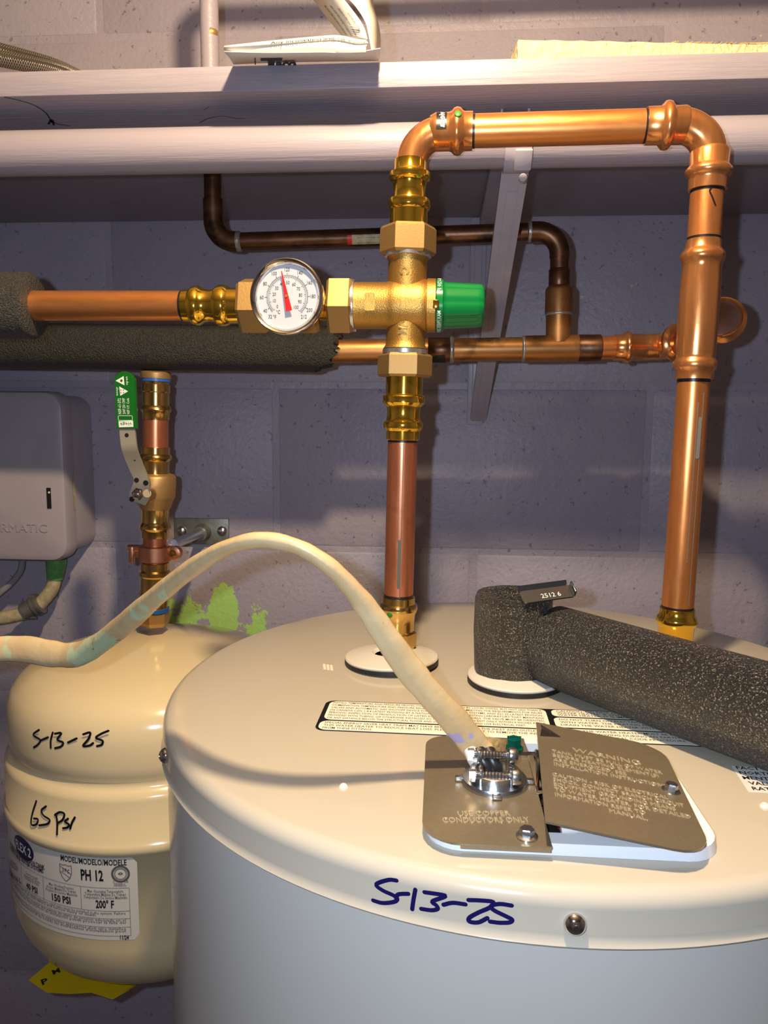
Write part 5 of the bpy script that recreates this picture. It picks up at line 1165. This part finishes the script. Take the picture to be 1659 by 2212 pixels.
for sx in (393, 480):
    q = W(sx, 1147, YW - .004); b = B(); b.lathe(q + V(0, .0005, 0), q + V(0, -1, 0), [(0, .0066), (.002, .0064), (.0042, .0045), (.0052, .0015)], seg=20); b.obj('plate_screw', 'zinc', ph)
q = V(pc[0] + .002, YW - .004, pc[2] - .001); b = B(); b.lathe(q, q + V(0, -1, 0), [(0, .0115), (.004, .0112), (.009, .0092), (.013, .0090)], seg=24); b.obj('rod_socket', 'galvanized', ph)
re = W(372, 1176, YB + .012); b = B(); b.tube([q + V(0, -.006, 0), re], .0056, 16); b.obj('threaded_rod', 'zinc', ph)

# ================================================================== TIMER BOX
YX = YW - .077
tx = thing('timer_box', 'lavender painted metal timer switch box on the wall', 'timer box', W(60, 1215, YW - .03))
rtp, rbt = W(147, 845, YX), W(147, 1220, YX); xR = W(203, 1040, YW)[0]; zT, zB = rtp[2], rbt[2]; wB = .34
def rbox(x0_, x1_, z0_, z1_, y0_, y1_, r, bev=.008):
    pts = rrect(x0_, z0_, x1_, z1_, r, 6); b = B(); vs = []; k = len(pts); cx_, cz_ = (x0_ + x1_) / 2, (z0_ + z1_) / 2
    for yy, ins in ((y1_, 0), (y0_ + bev, 0), (y0_ + bev * .3, bev * .3), (y0_, bev)):
        for x, z_ in pts: vs.append(V(x - np.sign(x - cx_) * ins, yy, z_ - np.sign(z_ - cz_) * ins))
    fs = [(i * k + j, i * k + (j + 1) % k, (i + 1) * k + (j + 1) % k, (i + 1) * k + j) for i in range(3) for j in range(k)] + [tuple(range(k)), tuple(3 * k + j for j in range(k))]
    b.add(vs, fs); return b
rbox(xR - wB, xR, zB + .010, zT - .004, YW - .057, YW - .0005, .02, .003).obj('case', 'box_paint', tx, smooth=40)
cvr = rbox(xR - wB - .001, xR + .0012, zB + .004, zT, YX - .004, YW - .0555, .02, .007).obj('cover', 'box_paint', tx, smooth=40)
p = W(106, 1076, YX - .0045); b = B(); b.box(p, (.0048, .002, .0250)); b.obj('slot', 'dark_inside', cvr)
b = B(); b.box(p + V(.001, -.0012, .007), (.0022, .0006, .0022), ex=norm(V(1, 0, 1)), ez=norm(V(-1, 0, 1))); b.obj('pointer', 'label_cream', cvr)
b = B(); mtb = planar(V(0, YX - .0040, 0), V(1, 0, 0), V(0, 0, 1), V(0, -1, 0)); e1_ = W(103, 1150, YX - .004); put_raised(b, 'INTERMATIC', mtb, (e1_[0] - .094, e1_[2]), (e1_[0], e1_[2]), .0105, .0011, 3)
k = len(b.v); b.obj('embossed_name', 'box_paint', cvr, smooth=30)
b = B(); q0, q1 = V(xR + .0018, YW - .0565, W(150, 1010, YW - .052)[2]), V(xR + .0018, YW - .0565, W(150, 1100, YW - .052)[2]); b.add([q0, q0 * .5 + q1 * .5 + V(0, -.006, 0), q1 + V(0, -.004, 0), q1, q0 * .5 + q1 * .5], [(0, 1, 2, 3, 4)]); b.obj('paint_scuff', 'cream_paint', cvr, smooth=0)
# conduit fitting and cables below the box
cf = thing('cable_connector', 'green paint smeared cable fitting under the timer box', 'connector', W(122, 1232, YW - .035))
b = B(); b.lathe(W(122, 1206, YW - .035), W(118, 1258, YW - .035), [(0, .0125), (.010, .0125), (.012, .0115), (.016, .0118), (.020, .0105), (.027, .0100)], seg=24); b.obj('fitting', 'green_paint', cf)
tc = thing('service_cable', 'cream cable with a clamp leaving the timer box', 'cable', W(60, 1310, YW - .04))
B().tube(smoothpath([W(118, 1250, YW - .035), W(112, 1272, YW - .036), W(96, 1294, YW - .038), W(74, 1316, YW - .04), W(40, 1328, YW - .045), W(0, 1336, YW - .05), W(-80, 1346, YW - .055), W(-200, 1350, YW - .06)], 7), .0088, 16).obj('cable', 'cream_paint', tc, smooth=60)
q0, q1 = W(88, 1302, YW - .039), W(52, 1322, YW - .043); Lc = float(np.linalg.norm(q1 - q0)); b = B(); b.lathe(q0, q1, [(0, .011), (.001, .0145), (.004, .0145), (.0045, .0130), (.0060, .0130), (.0065, .0145), (.009, .0145), (.0105, .0120), (Lc, .0115)], seg=28); b.obj('clamp', 'galvanized', tc)
for dz in (.014, -.0135): q = q0 * .6 + q1 * .4 + V(.0, -.004, dz); B().lathe(q + V(-.004, 0, 0), q + V(1, 0, 0), [(0, .0026), (.008, .0026)], seg=12).obj('clamp_screw', 'galvanized', tc)
gw_ = B().tube(smoothpath([W(48, 1205, YW - .03), W(46, 1228, YW - .03), W(34, 1248, YW - .032), W(10, 1272, YW - .035), W(-30, 1296, YW - .04), W(-150, 1330, YW - .05)], 7), .0042, 12).obj('grey_cable', 'dusty_grey_cable', smooth=60); tag(gw_, 'thin grey cable dropping from the underside of the timer box', 'cable')

bpy.context.view_layer.update()
